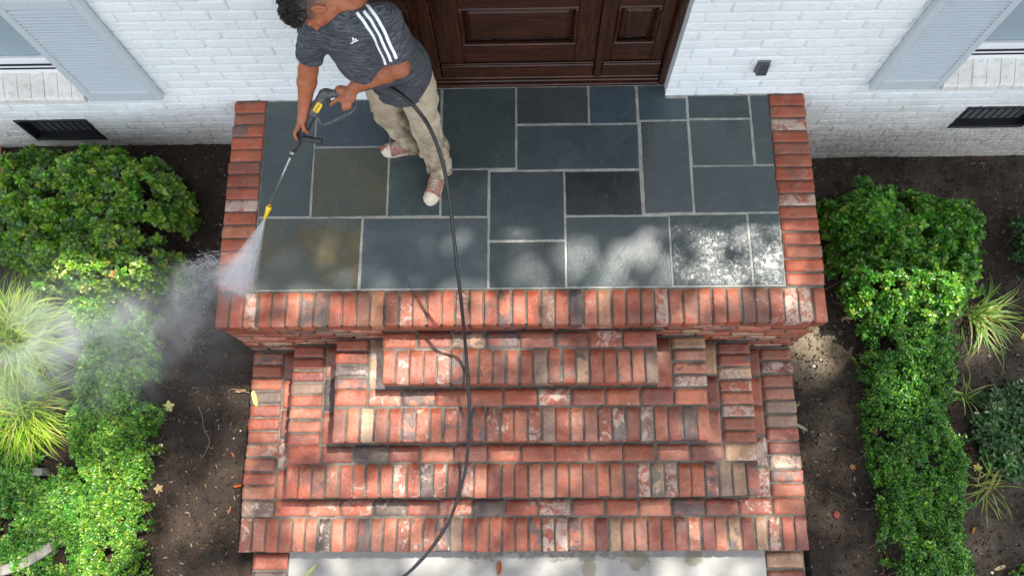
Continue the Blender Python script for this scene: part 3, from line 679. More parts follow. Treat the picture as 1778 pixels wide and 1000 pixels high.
# ---- windows
def window(x0, x1):
    w = empty("window"); w.parent = house; w.location = ((x0 + x1) / 2, YW - house.location.y, 1.2)
    y0 = YW + 0.085; f = MB()
    f.bbox((x0 + .001, y0, 0.215), (x1 - .001, y0 + 0.07, 0.252)); f.bbox((x0 + .001, y0 + 0.012, 0.2555), (x1 - .001, y0 + 0.07, 0.272)); f.bbox((x0 + .03, y0 + 0.026, 0.2755), (x1 - .03, y0 + 0.07, 0.335))
    for a, b in ((x0 + .001, x0 + 0.03), (x1 - 0.03, x1 - .001)): f.bbox((a, y0 + 0.002, 0.273), (b, y0 + 0.07, 1.718))
    f.bbox((x0 + .031, y0 + 0.02, 0.98), (x1 - .031, y0 + 0.07, 1.02)); f.bbox((x0 + .031, y0 + 0.002, 1.67), (x1 - .031, y0 + 0.07, 1.718))
    f.build("window_frame", MAT_TRIM, w)
    t = MB(); t.box((x0 + .003, y0 + 0.004, 0.2523), (x1 - .003, y0 + 0.06, 0.2553)); t.box((x0 + .031, y0 + 0.014, 0.2722), (x1 - .031, y0 + 0.06, 0.2753)); t.build("window_track", MAT_BLACK, w)
    g = MB(); g.box((x0 + .03, y0 + 0.045, 0.335), (x1 - .03, y0 + 0.049, 1.67)); g.build("pane", MAT_GLASS, w)
    bl = MB(); z = 0.26
    while z < 1.7: bl.add([(x0 + .03, y0 + 0.053, z), (x1 - .03, y0 + 0.053, z), (x1 - .03, y0 + 0.062, z + 0.037), (x0 + .03, y0 + 0.062, z + 0.037)], [(0, 1, 2, 3)]); z += 0.036
    bl.box((x0 + .01, y0 + 0.066, 0.2), (x1 - .01, y0 + 0.070, 1.7)); bl.build("blind", MAT_BLIND, w)
    r = np.random.default_rng(abs(int(x0 * 10)) % 97); sb = MB(); x = x0 - 0.01
    while x < x1 - 0.01:
        wd = 0.079; a, b = x, min(x + wd, x1 + 0.008); y_f = YW - 0.060 + r.normal(0, .0012); y_b = y0 + 0.002; dz = r.normal(0, .0012); zs_, zb = 0.165 + dz, 0.222 + dz
        V = [(a, y_f, 0.112), (b, y_f, 0.112), (b, y_f, zs_ - 0.016), (a, y_f, zs_ - 0.016), (a + .001, y_f + 0.012, zs_ - 0.003), (b - .001, y_f + 0.012, zs_ - 0.003), (a + .001, y_b, zb), (b - .001, y_b, zb), (a, y_b, 0.112), (b, y_b, 0.112)]
        sb.add(V, [(0, 1, 2, 3), (3, 2, 5, 4), (4, 5, 7, 6), (0, 3, 4, 6, 8), (1, 9, 7, 5, 2), (0, 8, 9, 1)]); x += wd + 0.003
    sb.add([(x0 - 0.008, YW - 0.056, 0.114), (x1 + 0.006, YW - 0.056, 0.114), (x1 + 0.006, y0, 0.114), (x0 - .008, y0, 0.114), (x0 - 0.008, YW - 0.056, 0.150), (x1 + 0.006, YW - 0.056, 0.150), (x1 + 0.006, y0, 0.217), (x0 - .008, y0, 0.217)], [(0, 3, 2, 1), (4, 5, 6, 7), (0, 1, 5, 4), (1, 2, 6, 5), (2, 3, 7, 6), (3, 0, 4, 7)])
    sb.build("window_sill", MAT_SILL, w)
window(-3.58, -2.625); window(2.535, 3.49)
# ---- crawl-space vents
def vent(x0, x1, z0, z1):
    v = empty("foundation_vent"); v.parent = house; v.location = ((x0 + x1) / 2, YW - house.location.y, 0.6)
    f = MB(); e = 0.022; y = YW - 0.008
    f.bbox((x0 - e, y, z0 - e), (x1 + e, y + 0.012, z0)); f.bbox((x0 - e, y, z1), (x1 + e, y + 0.012, z1 + e)); f.bbox((x0 - e, y, z0 + .0005), (x0, y + 0.012, z1 - .0005)); f.bbox((x1, y, z0 + .0005), (x1 + e, y + 0.012, z1 - .0005))
    f.box((x0, y + .01, z0), (x0 + 0.004, YW + 0.07, z1)); f.box((x1 - 0.004, y + .01, z0), (x1, YW + 0.07, z1)); f.box((x0 + .004, y + .01, z0), (x1 - .004, YW + 0.07, z0 + 0.004)); f.build("vent_frame", MAT_BLACK, v)
    s = MB(); s.box((x0 + .004, YW + 0.052, z0 + .004), (x1 - .004, YW + 0.056, z1)); s.build("vent_screen", MAT_SCREEN, v)
    s = MB(); n = 9
    for i in range(1, n): xx = x0 + (x1 - x0) * i / n; s.box((xx - .002, YW + 0.046, z0 + .005), (xx + .002, YW + 0.0515, z1 - .001))
    s.build("vent_bars", MAT_BLACK, v)
for o in ((-3.265, -2.83, -0.475, -0.235), (2.885, 3.335, -0.475, -0.235)): vent(*o)
# ---- outdoor socket
so = empty("outdoor_socket"); so.parent = house; so.location = (1.41, YW - house.location.y, 1.28)
b = MB(); b.bbox((1.378, YW - 0.012, 0.262), (1.452, YW - 0.002, 0.385), 0.004); b.build("socket_plate", MAT_OUTLET, so)
b = MB(); b.add([(1.386, YW - 0.045, 0.285), (1.444, YW - 0.045, 0.285), (1.444, YW - 0.03, 0.378), (1.386, YW - 0.03, 0.378), (1.384, YW - 0.0125, 0.27), (1.446, YW - 0.0125, 0.27), (1.446, YW - 0.0125, 0.381), (1.384, YW - 0.0125, 0.381)],
      [(0, 1, 2, 3), (0, 4, 5, 1), (1, 5, 6, 2), (2, 6, 7, 3), (3, 7, 4, 0)]); b.build("socket_lid", plain("dark_lid", (0.055, 0.062, 0.066), 0.35), so)

# ================================================================== PLANTS
def leaf_template(kind):
    """leaf along +X from 0 to 1, width along Y, folded up along the midrib, tip drooping"""
    if kind == 'oval': prof = [(0.0, 0.03), (0.22, 0.24), (0.5, 0.32), (0.78, 0.22), (1.0, 0.0)]
    elif kind == 'holly': prof = [(0.0, 0.03), (0.15, 0.17), (0.27, 0.30), (0.36, 0.20), (0.52, 0.36), (0.62, 0.22), (0.78, 0.24), (0.84, 0.12), (1.0, 0.0)]
    else: prof = [(0.0, 0.04), (0.35, 0.36), (0.75, 0.3), (1.0, 0.0)]
    V = []; F = []; fold = 0.30
    for x, w in prof:
        d = -0.22 * x * x; V.append((x, 0, d)); 
        if w > 0: V.append((x, w, d + w * fold)); V.append((x, -w, d + w * fold))
    k = 3 * (len(prof) - 1)
    for i in range(len(prof) - 2):
        a, b = 3 * i, 3 * i + 3; F += [(a, b, b + 1), (a, b + 1, a + 1), (a, a + 2, b + 2), (a, b + 2, b)]
    a = 3 * (len(prof) - 2); F += [(a, k, a + 1), (a, a + 2, k)]
    return np.array(V), np.array(F)
def frames_from(axis, roll):
    """rows: x along 'axis', z as near up as roll allows"""
    ax = axis / np.linalg.norm(axis, axis=1, keepdims=True); up = np.tile([0, 0, 1.0], (len(ax), 1)); up[np.abs(ax[:, 2]) > 0.97] = [1.0, 0, 0]
    y = np.cross(up, ax); y /= np.linalg.norm(y, axis=1, keepdims=True); z = np.cross(ax, y)
    c, s = np.cos(roll)[:, None], np.sin(roll)[:, None]; return ax, y * c + z * s, z * c - y * s
def leaves_mesh(name, pos, axis, roll, size, col, kind, mat, parent, wid=1.0):
    T, F = leaf_template(kind); n = len(pos); ax, y, z = frames_from(axis, roll); S = size[:, None, None]
    V = pos[:, None] + S * (T[None, :, :1] * ax[:, None] + wid * T[None, :, 1:2] * y[:, None] + T[None, :, 2:] * z[:, None])
    FF = (F[None] + (np.arange(n) * len(T))[:, None, None]).reshape(-1, 3)
    return link_mesh(name, V.reshape(-1, 3), FF, mat, parent, True, dict(bc=('POINT', np.repeat(col, len(T), 0))))
def whorls(C, N, r, per, size, tilt=(0.2, 0.9), inward=0.012):
    """clusters of leaves round twig tips: centres C, twig directions N"""
    n = len(C); N = N / np.linalg.norm(N, axis=1, keepdims=True); ref = np.where(np.abs(N[:, 2:]) < 0.9, np.array([[0, 0, 1.0]]), np.array([[1.0, 0, 0]]))
    A = np.cross(N, ref); A /= np.linalg.norm(A, axis=1, keepdims=True); B = np.cross(N, A); ph0 = r.uniform(0, 6.28, n); out = []
    for k in range(per):
        ph = ph0 + k * 2.4 + r.normal(0, 0.3, n); t = k / max(1, per - 1); el = tilt[0] + (tilt[1] - tilt[0]) * t + r.normal(0, 0.18, n)
        d = (np.cos(ph) * np.cos(el))[:, None] * A + (np.sin(ph) * np.cos(el))[:, None] * B + np.sin(el)[:, None] * N
        p = C - N * (inward * (1 - t) * 2.2 + 0.0)[..., None] if np.ndim(inward) else C - N * inward * (1 - t) * 2.2
        out.append((p, d, size * (1.05 - 0.45 * t) * r.uniform(0.75, 1.2, n)))
    P = np.concatenate([o[0] for o in out]); D = np.concatenate([o[1] for o in out]); S = np.concatenate([o[2] for o in out]); return P, D, S
def inpoly(P, poly):
    x, y = P[:, 0], P[:, 1]; ins = np.zeros(len(P), bool); n = len(poly)
    for i in range(n):
        x0, y0 = poly[i]; x1, y1 = poly[(i + 1) % n]; c = ((y0 > y) != (y1 > y)) & (x < (x1 - x0) * (y - y0) / (y1 - y0 + 1e-12) + x0); ins ^= c
    return ins
def edgedist(P, poly):
    d = np.full(len(P), 1e9); n = len(poly)
    for i in range(n):
        a = np.array(poly[i]); b = np.array(poly[(i + 1) % n]); ab = b - a; t = np.clip(((P - a) @ ab) / (ab @ ab), 0, 1); d = np.minimum(d, np.linalg.norm(P - a - t[:, None] * ab, axis=1))
    return d
def px_poly(pts, z): return [tuple(at(u, v, z)[:2]) for u, v in pts]
def palette_cols(r, n, cols, w, var=0.18):
    c = np.array(cols)[r.choice(len(cols), n, p=np.array(w) / sum(w))]; return c * r.uniform(1 - var, 1 + var, (n, 1)) * r.uniform(0.93, 1.07, (n, 3))
def bed_plant(name, label, cat, poly, h, ncl, per, size, kind, cols, w, seed, bump=0.05, edge=0.12, freq=6.0, group=None, gap=0.0, stems=60, tilt=(0.1, 0.9), mat=None, layers=0.55, wid=1.0):
    r = np.random.default_rng(seed); poly = [tuple(p) for p in poly]; A = np.array(poly); lo, hi = A.min(0), A.max(0)
    P = r.uniform(lo, hi, (int(ncl * 6), 2)); wob = 0.05 * np.stack([vnoise(P * 7, seed + 1), vnoise(P * 7, seed + 2)], 1) + 0.035 * np.stack([vnoise(P * 19, seed + 3), vnoise(P * 19, seed + 4)], 1); P = P[inpoly(P + wob, poly)]
    if gap > 0: P = P[fbm(P * 5.5, seed + 9, 4) > -0.45 + gap * 0.7]
    P = P[:ncl]
    def top(P):
        d = edgedist(P, poly); return ground_z(P[:, 0], P[:, 1]) + h * (0.25 + 0.75 * np.sqrt(np.clip(d / edge, 0, 1) * (2 - np.clip(d / edge, 0, 1)))) + bump * fbm(P * freq, seed + 5, 3) + 0.35 * bump * vnoise(P * 22, seed + 7)
    z = top(P); e = 0.01; gx = (top(P + [e, 0]) - z) / e; gy = (top(P + [0, e]) - z) / e
    N = np.column_stack([-np.clip(gx, -2, 2) * 0.6, -np.clip(gy, -2, 2) * 0.6, np.ones(len(P))]); N += r.normal(0, 0.35, N.shape); N[:, 2] = np.abs(N[:, 2]) + 0.15
    dep = np.where(r.random(len(P)) < layers, r.uniform(0, 0.02, len(P)), r.uniform(0.02, 0.10, len(P)) * min(1, h / 0.25)); C = np.column_stack([P, z - dep])
    C[:, 2] = np.maximum(C[:, 2], ground_z(P[:, 0], P[:, 1]) + 0.015)
    Q, D, S = whorls(C, N, r, per, size, tilt)
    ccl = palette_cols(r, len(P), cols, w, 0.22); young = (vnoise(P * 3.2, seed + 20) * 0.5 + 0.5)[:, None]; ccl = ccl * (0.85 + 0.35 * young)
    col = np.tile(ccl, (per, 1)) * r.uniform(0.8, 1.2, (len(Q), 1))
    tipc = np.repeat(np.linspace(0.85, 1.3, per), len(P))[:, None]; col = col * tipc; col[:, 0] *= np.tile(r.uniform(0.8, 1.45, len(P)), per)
    c2 = A.mean(0); root = empty(name, (c2[0], c2[1], float(ground_z(c2[0], c2[1])))); tag(root, label, cat, group)
    leaves_mesh("foliage", Q, D, r.normal(0, 0.45, len(Q)), S, np.clip(col, 0, 1), kind, mat or MAT_LEAF, root, wid)
    mb = MB(); idx = r.choice(len(P), min(stems, len(P)), replace=False)
    for i in idx:
        t = C[i]; b = np.array([t[0] + r.normal(0, .05), t[1] + r.normal(0, .05), float(ground_z(t[0], t[1])) - 0.02]); m = (t + b) / 2 + r.normal(0, .015, 3); mb.tube(spline([b, m, t - [0, 0, .01]], 3), [0.004 if h > .3 else .0022] * 7, 5, False)
    mb.build("stems", MAT_TWIG, root); return root
G_HOLLY = [(0.080, 0.205, 0.022), (0.042, 0.125, 0.016), (0.16, 0.31, 0.030), (0.20, 0.30, 0.05), (0.30, 0.22, 0.08), (0.075, 0.14, 0.055)]
holly_poly_l = px_poly([(30, 275), (110, 262), (200, 262), (280, 275), (322, 318), (318, 370), (290, 430), (306, 470), (280, 500), (225, 508), (180, 520), (120, 505), (60, 480), (20, 445), (-40, 420), (-10, 350), (10, 310)], -0.40)
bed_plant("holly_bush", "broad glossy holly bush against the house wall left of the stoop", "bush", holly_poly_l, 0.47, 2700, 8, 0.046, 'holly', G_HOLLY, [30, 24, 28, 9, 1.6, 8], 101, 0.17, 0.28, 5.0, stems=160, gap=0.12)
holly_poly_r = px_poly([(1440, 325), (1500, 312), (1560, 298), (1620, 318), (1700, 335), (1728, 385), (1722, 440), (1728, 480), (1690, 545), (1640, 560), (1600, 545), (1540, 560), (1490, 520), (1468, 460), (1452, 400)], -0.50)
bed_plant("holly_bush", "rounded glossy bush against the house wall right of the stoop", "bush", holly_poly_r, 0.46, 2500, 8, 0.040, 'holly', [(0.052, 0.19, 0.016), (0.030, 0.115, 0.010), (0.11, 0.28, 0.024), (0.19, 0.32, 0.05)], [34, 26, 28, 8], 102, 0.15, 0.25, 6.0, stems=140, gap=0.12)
G_BOX = [(0.060, 0.185, 0.020), (0.036, 0.13, 0.014), (0.12, 0.28, 0.026), (0.20, 0.36, 0.045)]
hedge_l = px_poly([(225, 500), (270, 512), (278, 560), (262, 620), (272, 690), (252, 740), (255, 800), (240, 870), (238, 940), (235, 1010), (225, 1110), (90, 1110), (110, 1010), (130, 940), (135, 870), (120, 800), (110, 740), (130, 660), (140, 590), (120, 530), (170, 505)], -0.66)
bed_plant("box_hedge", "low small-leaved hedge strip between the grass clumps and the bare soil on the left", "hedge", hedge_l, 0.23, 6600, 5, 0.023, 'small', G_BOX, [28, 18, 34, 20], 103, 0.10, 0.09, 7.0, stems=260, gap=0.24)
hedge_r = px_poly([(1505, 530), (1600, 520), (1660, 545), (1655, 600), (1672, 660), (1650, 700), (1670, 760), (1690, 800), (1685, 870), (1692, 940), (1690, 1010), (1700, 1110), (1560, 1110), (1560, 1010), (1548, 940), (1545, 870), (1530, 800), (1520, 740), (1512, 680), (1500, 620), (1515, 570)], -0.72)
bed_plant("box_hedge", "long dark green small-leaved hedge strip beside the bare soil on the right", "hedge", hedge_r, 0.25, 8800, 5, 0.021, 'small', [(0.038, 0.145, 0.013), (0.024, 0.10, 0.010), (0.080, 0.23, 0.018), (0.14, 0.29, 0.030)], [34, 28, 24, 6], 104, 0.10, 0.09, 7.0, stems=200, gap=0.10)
low_l = px_poly([(-60, 790), (60, 785), (115, 800), (150, 860), (140, 930), (125, 1010), (100, 1110), (-60, 1110)], -0.78)
o = bed_plant("ground_cover", None, None, low_l, 0.10, 2900, 5, 0.028, 'oval', [(0.055, 0.19, 0.022), (0.10, 0.27, 0.035), (0.17, 0.33, 0.05), (0.035, 0.12, 0.016)], [30, 30, 18, 18], 105, 0.05, 0.10, 6.0, stems=60, gap=0.45)
tag(o, "loose light green ground cover around the edging stones, lower left", "ground cover", kind='stuff')
ivy_r = px_poly([(1688, 690), (1740, 665), (1840, 660), (1840, 830), (1760, 840), (1715, 800), (1695, 760)], -0.84)
o = bed_plant("ivy_patch", None, None, ivy_r, 0.12, 620, 4, 0.046, 'holly', [(0.030, 0.09, 0.022), (0.045, 0.12, 0.03), (0.10, 0.18, 0.10), (0.02, 0.06, 0.015)], [30, 30, 12, 20], 106, 0.05, 0.12, 6.0, stems=30, gap=0.35)
tag(o, "dark variegated ivy patch behind the right hedge strip", "ivy", kind='stuff')
low_r = px_poly([(1738, 985), (1790, 960), (1850, 960), (1850, 1060), (1730, 1060)], -0.88)
o = bed_plant("ground_cover", None, None, low_r, 0.10, 300, 5, 0.026, 'oval', [(0.05, 0.18, 0.02), (0.09, 0.25, 0.03)], [1, 1], 107, 0.03, 0.1, 6.0, stems=10); tag(o, "small patch of bright ground cover in the lower right corner", "ground cover", kind='stuff')
far_r = px_poly([(1745, 385), (1850, 370), (1850, 480), (1770, 470)], -0.8)
bed_plant("small_bush", "small dark bush half in the picture at the right edge below the house wall", "bush", far_r, 0.2, 260, 7, 0.036, 'holly', [(0.022, 0.085, 0.018), (0.03, 0.11, 0.03)], [1, 1], 108, 0.05, 0.1, 6.0, stems=20)
dry_l = px_poly([(-60, 262), (25, 265), (28, 320), (12, 380), (-60, 400)], -0.62)
o = bed_plant("leaf_litter", None, None, dry_l, 0.08, 260, 4, 0.045, 'oval', [(0.30, 0.17, 0.08), (0.42, 0.29, 0.15), (0.16, 0.09, 0.05), (0.13, 0.17, 0.05)], [30, 25, 20, 10], 109, 0.03, 0.08, 6.0, stems=40, mat=MAT_DRY); tag(o, "heap of dry brown leaves and twigs beside the left holly bush", "leaf litter", kind='stuff')

def grass_clump(label, cx, cy, nb, length, seed, cols, w, spread=1.0, lean=(0, 0), width=0.0038, group=None, up=(0.5, 1.35)):
    r = np.random.default_rng(seed); gz = float(ground_z(cx, cy)); seg = 8; V = []; F = []; C = []
    az = r.uniform(0, 2 * math.pi, nb); el = r.uniform(up[0], up[1], nb); L = length * r.uniform(0.6, 1.12, nb); base = r.normal(0, 0.035 * spread, (nb, 2)); col = palette_cols(r, nb, cols, w)
    tw = r.normal(0, 0.25, nb)
    for i in range(nb):
        p = np.array([cx + base[i, 0], cy + base[i, 1], gz - 0.01]); d = np.array([math.cos(az[i]) * math.cos(el[i]) + lean[0], math.sin(az[i]) * math.cos(el[i]) + lean[1], math.sin(el[i])]); d /= np.linalg.norm(d); s = L[i] / seg
        n0 = len(V); g = r.uniform(0.16, 0.30)
        for k in range(seg + 1):
            t = k / seg; wd = width * r.uniform(0.95, 1.05) * (1 - t ** 2.2) * (0.6 + 0.8 * min(1, t * 4)) + 0.0003; side = np.cross(d, [0, 0, 1]); side /= np.linalg.norm(side) + 1e-6
            V.append(p - side * wd); V.append(p + side * wd); C += [col[i] * (0.75 + 0.5 * t)] * 2
            p = p + d * s; d = d + np.array([tw[i] * -d[1] * 0.3, tw[i] * d[0] * 0.3, -g * (0.35 + 1.25 * t)]); d /= np.linalg.norm(d)
            zmin = ground_z(p[0], p[1]) + 0.02
            if p[2] < zmin: p[2] = zmin; d[2] = max(d[2], 0.0)
            if k: a = n0 + 2 * k; F.append((a - 2, a - 1, a + 1, a))
    root = empty("grass_clump", (cx, cy, gz)); tag(root, label, "grass clump", group)
    link_mesh("blades", np.array(V), np.array(F), MAT_GRASS, root, True, dict(bc=('POINT', np.clip(np.array(C), 0, 1))))
    return root
GR = [(0.19, 0.31, 0.025), (0.30, 0.41, 0.035), (0.10, 0.20, 0.018), (0.40, 0.43, 0.11), (0.36, 0.26, 0.09)]; GW = [30, 26, 26, 10, 6]
c = at(35, 600, -0.8); grass_clump("big arching yellow-green grass clump just below the left holly bush", c[0], c[1], 950, 0.52, 201, GR, GW, 1.6, (0.10, 0.0), group="arching grass clumps on the left")
c = at(60, 720, -0.8); grass_clump("arching yellow-green grass clump fanning out above the edging stones", c[0] - 0.05, c[1] + 0.04, 650, 0.42, 202, GR, GW, 1.2, (0.08, -0.25), group="arching grass clumps on the left")
c = at(1690, 548, -0.93); grass_clump("sprawling green grass tuft behind the right-hand bush, reaching out of the picture", c[0], c[1], 80, 0.38, 203, [(0.13, 0.24, 0.04), (0.26, 0.32, 0.07), (0.45, 0.40, 0.17)], [30, 20, 9], 0.8, (0.75, -0.45), 0.0042, up=(0.2, 0.9))
c = at(1712, 838, -0.93); grass_clump("thin weedy grass tuft beside the lower end of the right hedge strip", c[0], c[1], 42, 0.25, 204, [(0.12, 0.20, 0.035), (0.26, 0.28, 0.06), (0.35, 0.3, 0.14)], [3, 2, 1], 1.0, (0.2, -0.1), 0.0032, up=(0.2, 0.8))
c = at(1668, 690, -0.93); grass_clump("few pale grass blades poking out of the edge of the right hedge strip", c[0] + .02, c[1], 22, 0.24, 205, [(0.16, 0.26, 0.06), (0.4, 0.4, 0.2)], [2, 1], 0.7, (0.1, -0.1), 0.003, up=(0.3, 1.1))

# ================================================================== IMPLICIT SURFACES (for the person, clothes and gun)
class Field:
    def __init__(s, lo, hi, h):
        s.lo = np.array(lo, float); s.h = h; n = np.ceil((np.array(hi) - s.lo) / h).astype(int) + 1; s.n = n
        s.ax = [s.lo[a] + np.arange(n[a]) * h for a in range(3)]; s.F = np.full(n, 0.25, np.float32)
    def win(s, lo, hi):
        i0 = np.clip(np.floor((np.array(lo) - s.lo) / s.h).astype(int), 0, s.n - 1); i1 = np.clip(np.ceil((np.array(hi) - s.lo) / s.h).astype(int) + 1, 1, s.n)
        sl = tuple(slice(a, b) for a, b in zip(i0, i1)); g = [s.ax[a][sl[a]] for a in range(3)]
        return sl, g[0][:, None, None], g[1][None, :, None], g[2][None, None, :]
    def put(s, fn, lo, hi, k=0.02, op='add'):
        m = 0.06; sl, X, Y, Z = s.win(np.array(lo) - m, np.array(hi) + m); d = fn(X, Y, Z).astype(np.float32); f = s.F[sl]
        if op == 'add': h = np.clip(0.5 + 0.5 * (f - d) / k, 0, 1); s.F[sl] = f * (1 - h) + d * h - k * h * (1 - h)
        elif op == 'sub': d = -d; h = np.clip(0.5 - 0.5 * (f - d) / k, 0, 1); s.F[sl] = f * (1 - h) + d * h + k * h * (1 - h)
        return s
    def cone(s, a, b, ra, rb, k=0.02, op='add'):
        a = np.array(a, float); b = np.array(b, float); ab = b - a; L2 = ab @ ab; R = max(ra, rb)
        def fn(X, Y, Z):
            t = np.clip(((X - a[0]) * ab[0] + (Y - a[1]) * ab[1] + (Z - a[2]) * ab[2]) / L2, 0, 1)
            return np.sqrt((X - a[0] - t * ab[0]) ** 2 + (Y - a[1] - t * ab[1]) ** 2 + (Z - a[2] - t * ab[2]) ** 2) - (ra + (rb - ra) * t)
        return s.put(fn, np.minimum(a, b) - R, np.maximum(a, b) + R, k, op)
    def chain(s, pts, rads, k=0.02, op='add'):
        for i in range(len(pts) - 1): s.cone(pts[i], pts[i + 1], rads[i], rads[i + 1], k, op)
        return s
    def ell(s, c, r, axes=None, k=0.02, op='add'):
        c = np.array(c, float); r = np.array(r, float); A = np.eye(3) if axes is None else np.array([unit(a) for a in axes])
        def fn(X, Y, Z):
            x, y, z = X - c[0], Y - c[1], Z - c[2]; q = [(A[i][0] * x + A[i][1] * y + A[i][2] * z) for i in range(3)]
            k0 = np.sqrt(sum((q[i] / r[i]) ** 2 for i in range(3))); k1 = np.sqrt(sum((q[i] / r[i] ** 2) ** 2 for i in range(3))) + 1e-9; return k0 * (k0 - 1) / k1
        return s.put(fn, c - r.max(), c + r.max(), k, op)
    def halfspace(s, p, n, k=0.004):
        """cut away everything on the side the normal points to"""
        p = np.array(p, float); n = unit(n); X, Y, Z = s.ax[0][:, None, None], s.ax[1][None, :, None], s.ax[2][None, None, :]
        d = ((X - p[0]) * n[0] + (Y - p[1]) * n[1] + (Z - p[2]) * n[2]).astype(np.float32); s.F = np.maximum(s.F, d); return s
    def displace(s, fn, band=0.03):
        i = np.argwhere(np.abs(s.F) < band); P = s.lo + i * s.h; s.F[tuple(i.T)] += fn(P).astype(np.float32); return s
    def value(s, P):
        q = (np.asarray(P) - s.lo) / s.h; i = np.clip(np.floor(q).astype(int), 0, s.n - 2); f = np.clip(q - i, 0, 1); o = 0
        for c in range(8):
            b = np.array([(c >> a) & 1 for a in range(3)]); w = np.prod(np.where(b, f, 1 - f), axis=1); j = i + b; o = o + w * s.F[j[:, 0], j[:, 1], j[:, 2]]
        return o
    def grad(s, P, e=None):
        e = e or s.h; G = np.stack([s.value(P + np.eye(3)[a] * e) - s.value(P - np.eye(3)[a] * e) for a in range(3)], 1); return G / (np.linalg.norm(G, axis=1, keepdims=True) + 1e-9)
    def snap(s, P, off=0.0):
        P = np.array(P, float)
        for _ in range(12): P = P - s.grad(P) * (s.value(P) - off)[:, None] * 0.8
        return P
    def mesh(s):
        F = s.F; ins = F < 0; c = sum(ins[a:F.shape[0] - 1 + a, b:F.shape[1] - 1 + b, d:F.shape[2] - 1 + d].astype(np.int8) for a in (0, 1) for b in (0, 1) for d in (0, 1))
        I = np.argwhere((c > 0) & (c < 8)); idx = np.full(c.shape, -1, np.int64); idx[tuple(I.T)] = np.arange(len(I)); acc = np.zeros((len(I), 3)); cnt = np.zeros(len(I))
        for a in range(3):
            o1, o2 = [x for x in range(3) if x != a]
            for p in (0, 1):
                for q in (0, 1):
                    A = I.copy(); A[:, o1] += p; A[:, o2] += q; B = A.copy(); B[:, a] += 1; fa = F[tuple(A.T)]; fb = F[tuple(B.T)]; m = (fa < 0) != (fb < 0)
                    t = np.where(m, fa / np.where(m, fa - fb, 1), 0); pos = (A - I).astype(float); pos[:, a] += t; acc[m] += pos[m]; cnt[m] += 1
        V = s.lo + (I + acc / np.maximum(cnt, 1)[:, None]) * s.h; Q = []
        for a in range(3):
            o1, o2 = (a + 1) % 3, (a + 2) % 3; sl0 = [slice(None)] * 3; sl1 = [slice(None)] * 3; sl0[a] = slice(0, -1); sl1[a] = slice(1, None); E = np.argwhere(ins[tuple(sl0)] != ins[tuple(sl1)])
            E = E[(E[:, o1] > 0) & (E[:, o2] > 0) & (E[:, o1] < c.shape[o1]) & (E[:, o2] < c.shape[o2]) & (E[:, a] < c.shape[a])]; q = []
            for (p, r) in ((1, 1), (0, 1), (0, 0), (1, 0)): J = E.copy(); J[:, o1] -= p; J[:, o2] -= r; q.append(idx[tuple(J.T)])
            q = np.stack(q, 1); fl = ins[tuple(E.T)]; q[~fl] = q[~fl][:, ::-1]; Q.append(q)
        Q = np.concatenate(Q); Q = Q[(Q >= 0).all(1)]; return V, Q
def frame(z, x):
    z = unit(z); x = np.array(x, float); x = unit(x - z * (x @ z)); return x, np.cross(z, x), z

# ================================================================== MATERIALS OF THE PERSON
def skin_mat():
    k = M("skin", 0.48, spec=0.4); n = k.noise(14, 4); f = k.noise(130, 3)
    c = k.ramp(n, [(0.3, (0.28, 0.088, 0.040)), (0.7, (0.43, 0.150, 0.070))]); k.base(k.mix(k.maprange(f, 0.5, 0.7, 0, 0.25), c, (0.26, 0.10, 0.055)))
    k.b.inputs["Subsurface Weight"].default_value = 0.12; k.b.inputs["Subsurface Radius"].default_value = (0.012, 0.005, 0.003); k.normal(k.bump(f, 0.15, 0.001)); return k.m
MAT_SKIN = skin_mat()
def shirt_mat():
    k = M("heathered_grey_cloth", 0.85, spec=0.2); co = k.coord()
    # space-dyed knit: short dark streaks running across the body
    n = k.noise(1.0, 5, 0.7, k.scale(co, (20, 20, 240)), 0.5); n2 = k.noise(1.0, 3, 0.5, k.scale(co, (90, 90, 420)))
    c = k.ramp(k.math('ADD', k.math('MULTIPLY', n, 0.75), k.math('MULTIPLY', n2, 0.25)), [(0.36, (0.019, 0.0205, 0.025)), (0.5, (0.056, 0.061, 0.070)), (0.62, (0.145, 0.153, 0.168))])
    wet = k.maprange(k.noise(3.2, 4), 0.55, 0.72, 0, 0.45); k.base(k.mix(wet, c, (0.03, 0.034, 0.042))); k.normal(k.bump(n2, 0.25, 0.001)); return k.m
MAT_SHIRT = shirt_mat(); MAT_WHITE = plain("white_print", (0.80, 0.81, 0.82), 0.6, var=0.04)
def trouser_mat():
    k = M("stained_khaki_cloth", 0.9, spec=0.15); co = k.coord(); x, y, z = k.sep(co); n = k.noise(4, 4); w = k.noise(1, 2, 0.5, k.scale(co, (500, 500, 260)))
    c = k.ramp(n, [(0.3, (0.42, 0.355, 0.25)), (0.7, (0.56, 0.485, 0.365))])
    d = k.math('MULTIPLY', k.maprange(z, 0.85, 0.10, 0.25, 1.0), k.maprange(k.noise(9, 6, 0.75, k.scale(co, (1, 1, 0.6))), 0.40, 0.58, 0.1, 0.95)); c = k.mix(d, c, (0.13, 0.09, 0.055))
    g = k.maprange(k.noise(38, 4, 0.7), 0.66, 0.74, 0, 0.45); c = k.mix(g, c, (0.12, 0.09, 0.06)); k.base(c); k.normal(k.bump(w, 0.2, 0.001)); return k.m
MAT_TROU = trouser_mat()
MAT_SHOE = plain("faded_rose_canvas", (0.30, 0.155, 0.115), 0.85, 0, 0.4, 45, 0.3, 0.2); MAT_SOLE = plain("cream_rubber", (0.62, 0.54, 0.42), 0.6, 0, 0.14, 40); MAT_LACE = plain("cream_lace", (0.55, 0.46, 0.38), 0.85, var=0.2)
MAT_HAIR = plain("black_hair", (0.008, 0.007, 0.007), 0.42, 0, 0.3, 200, 0.5); 
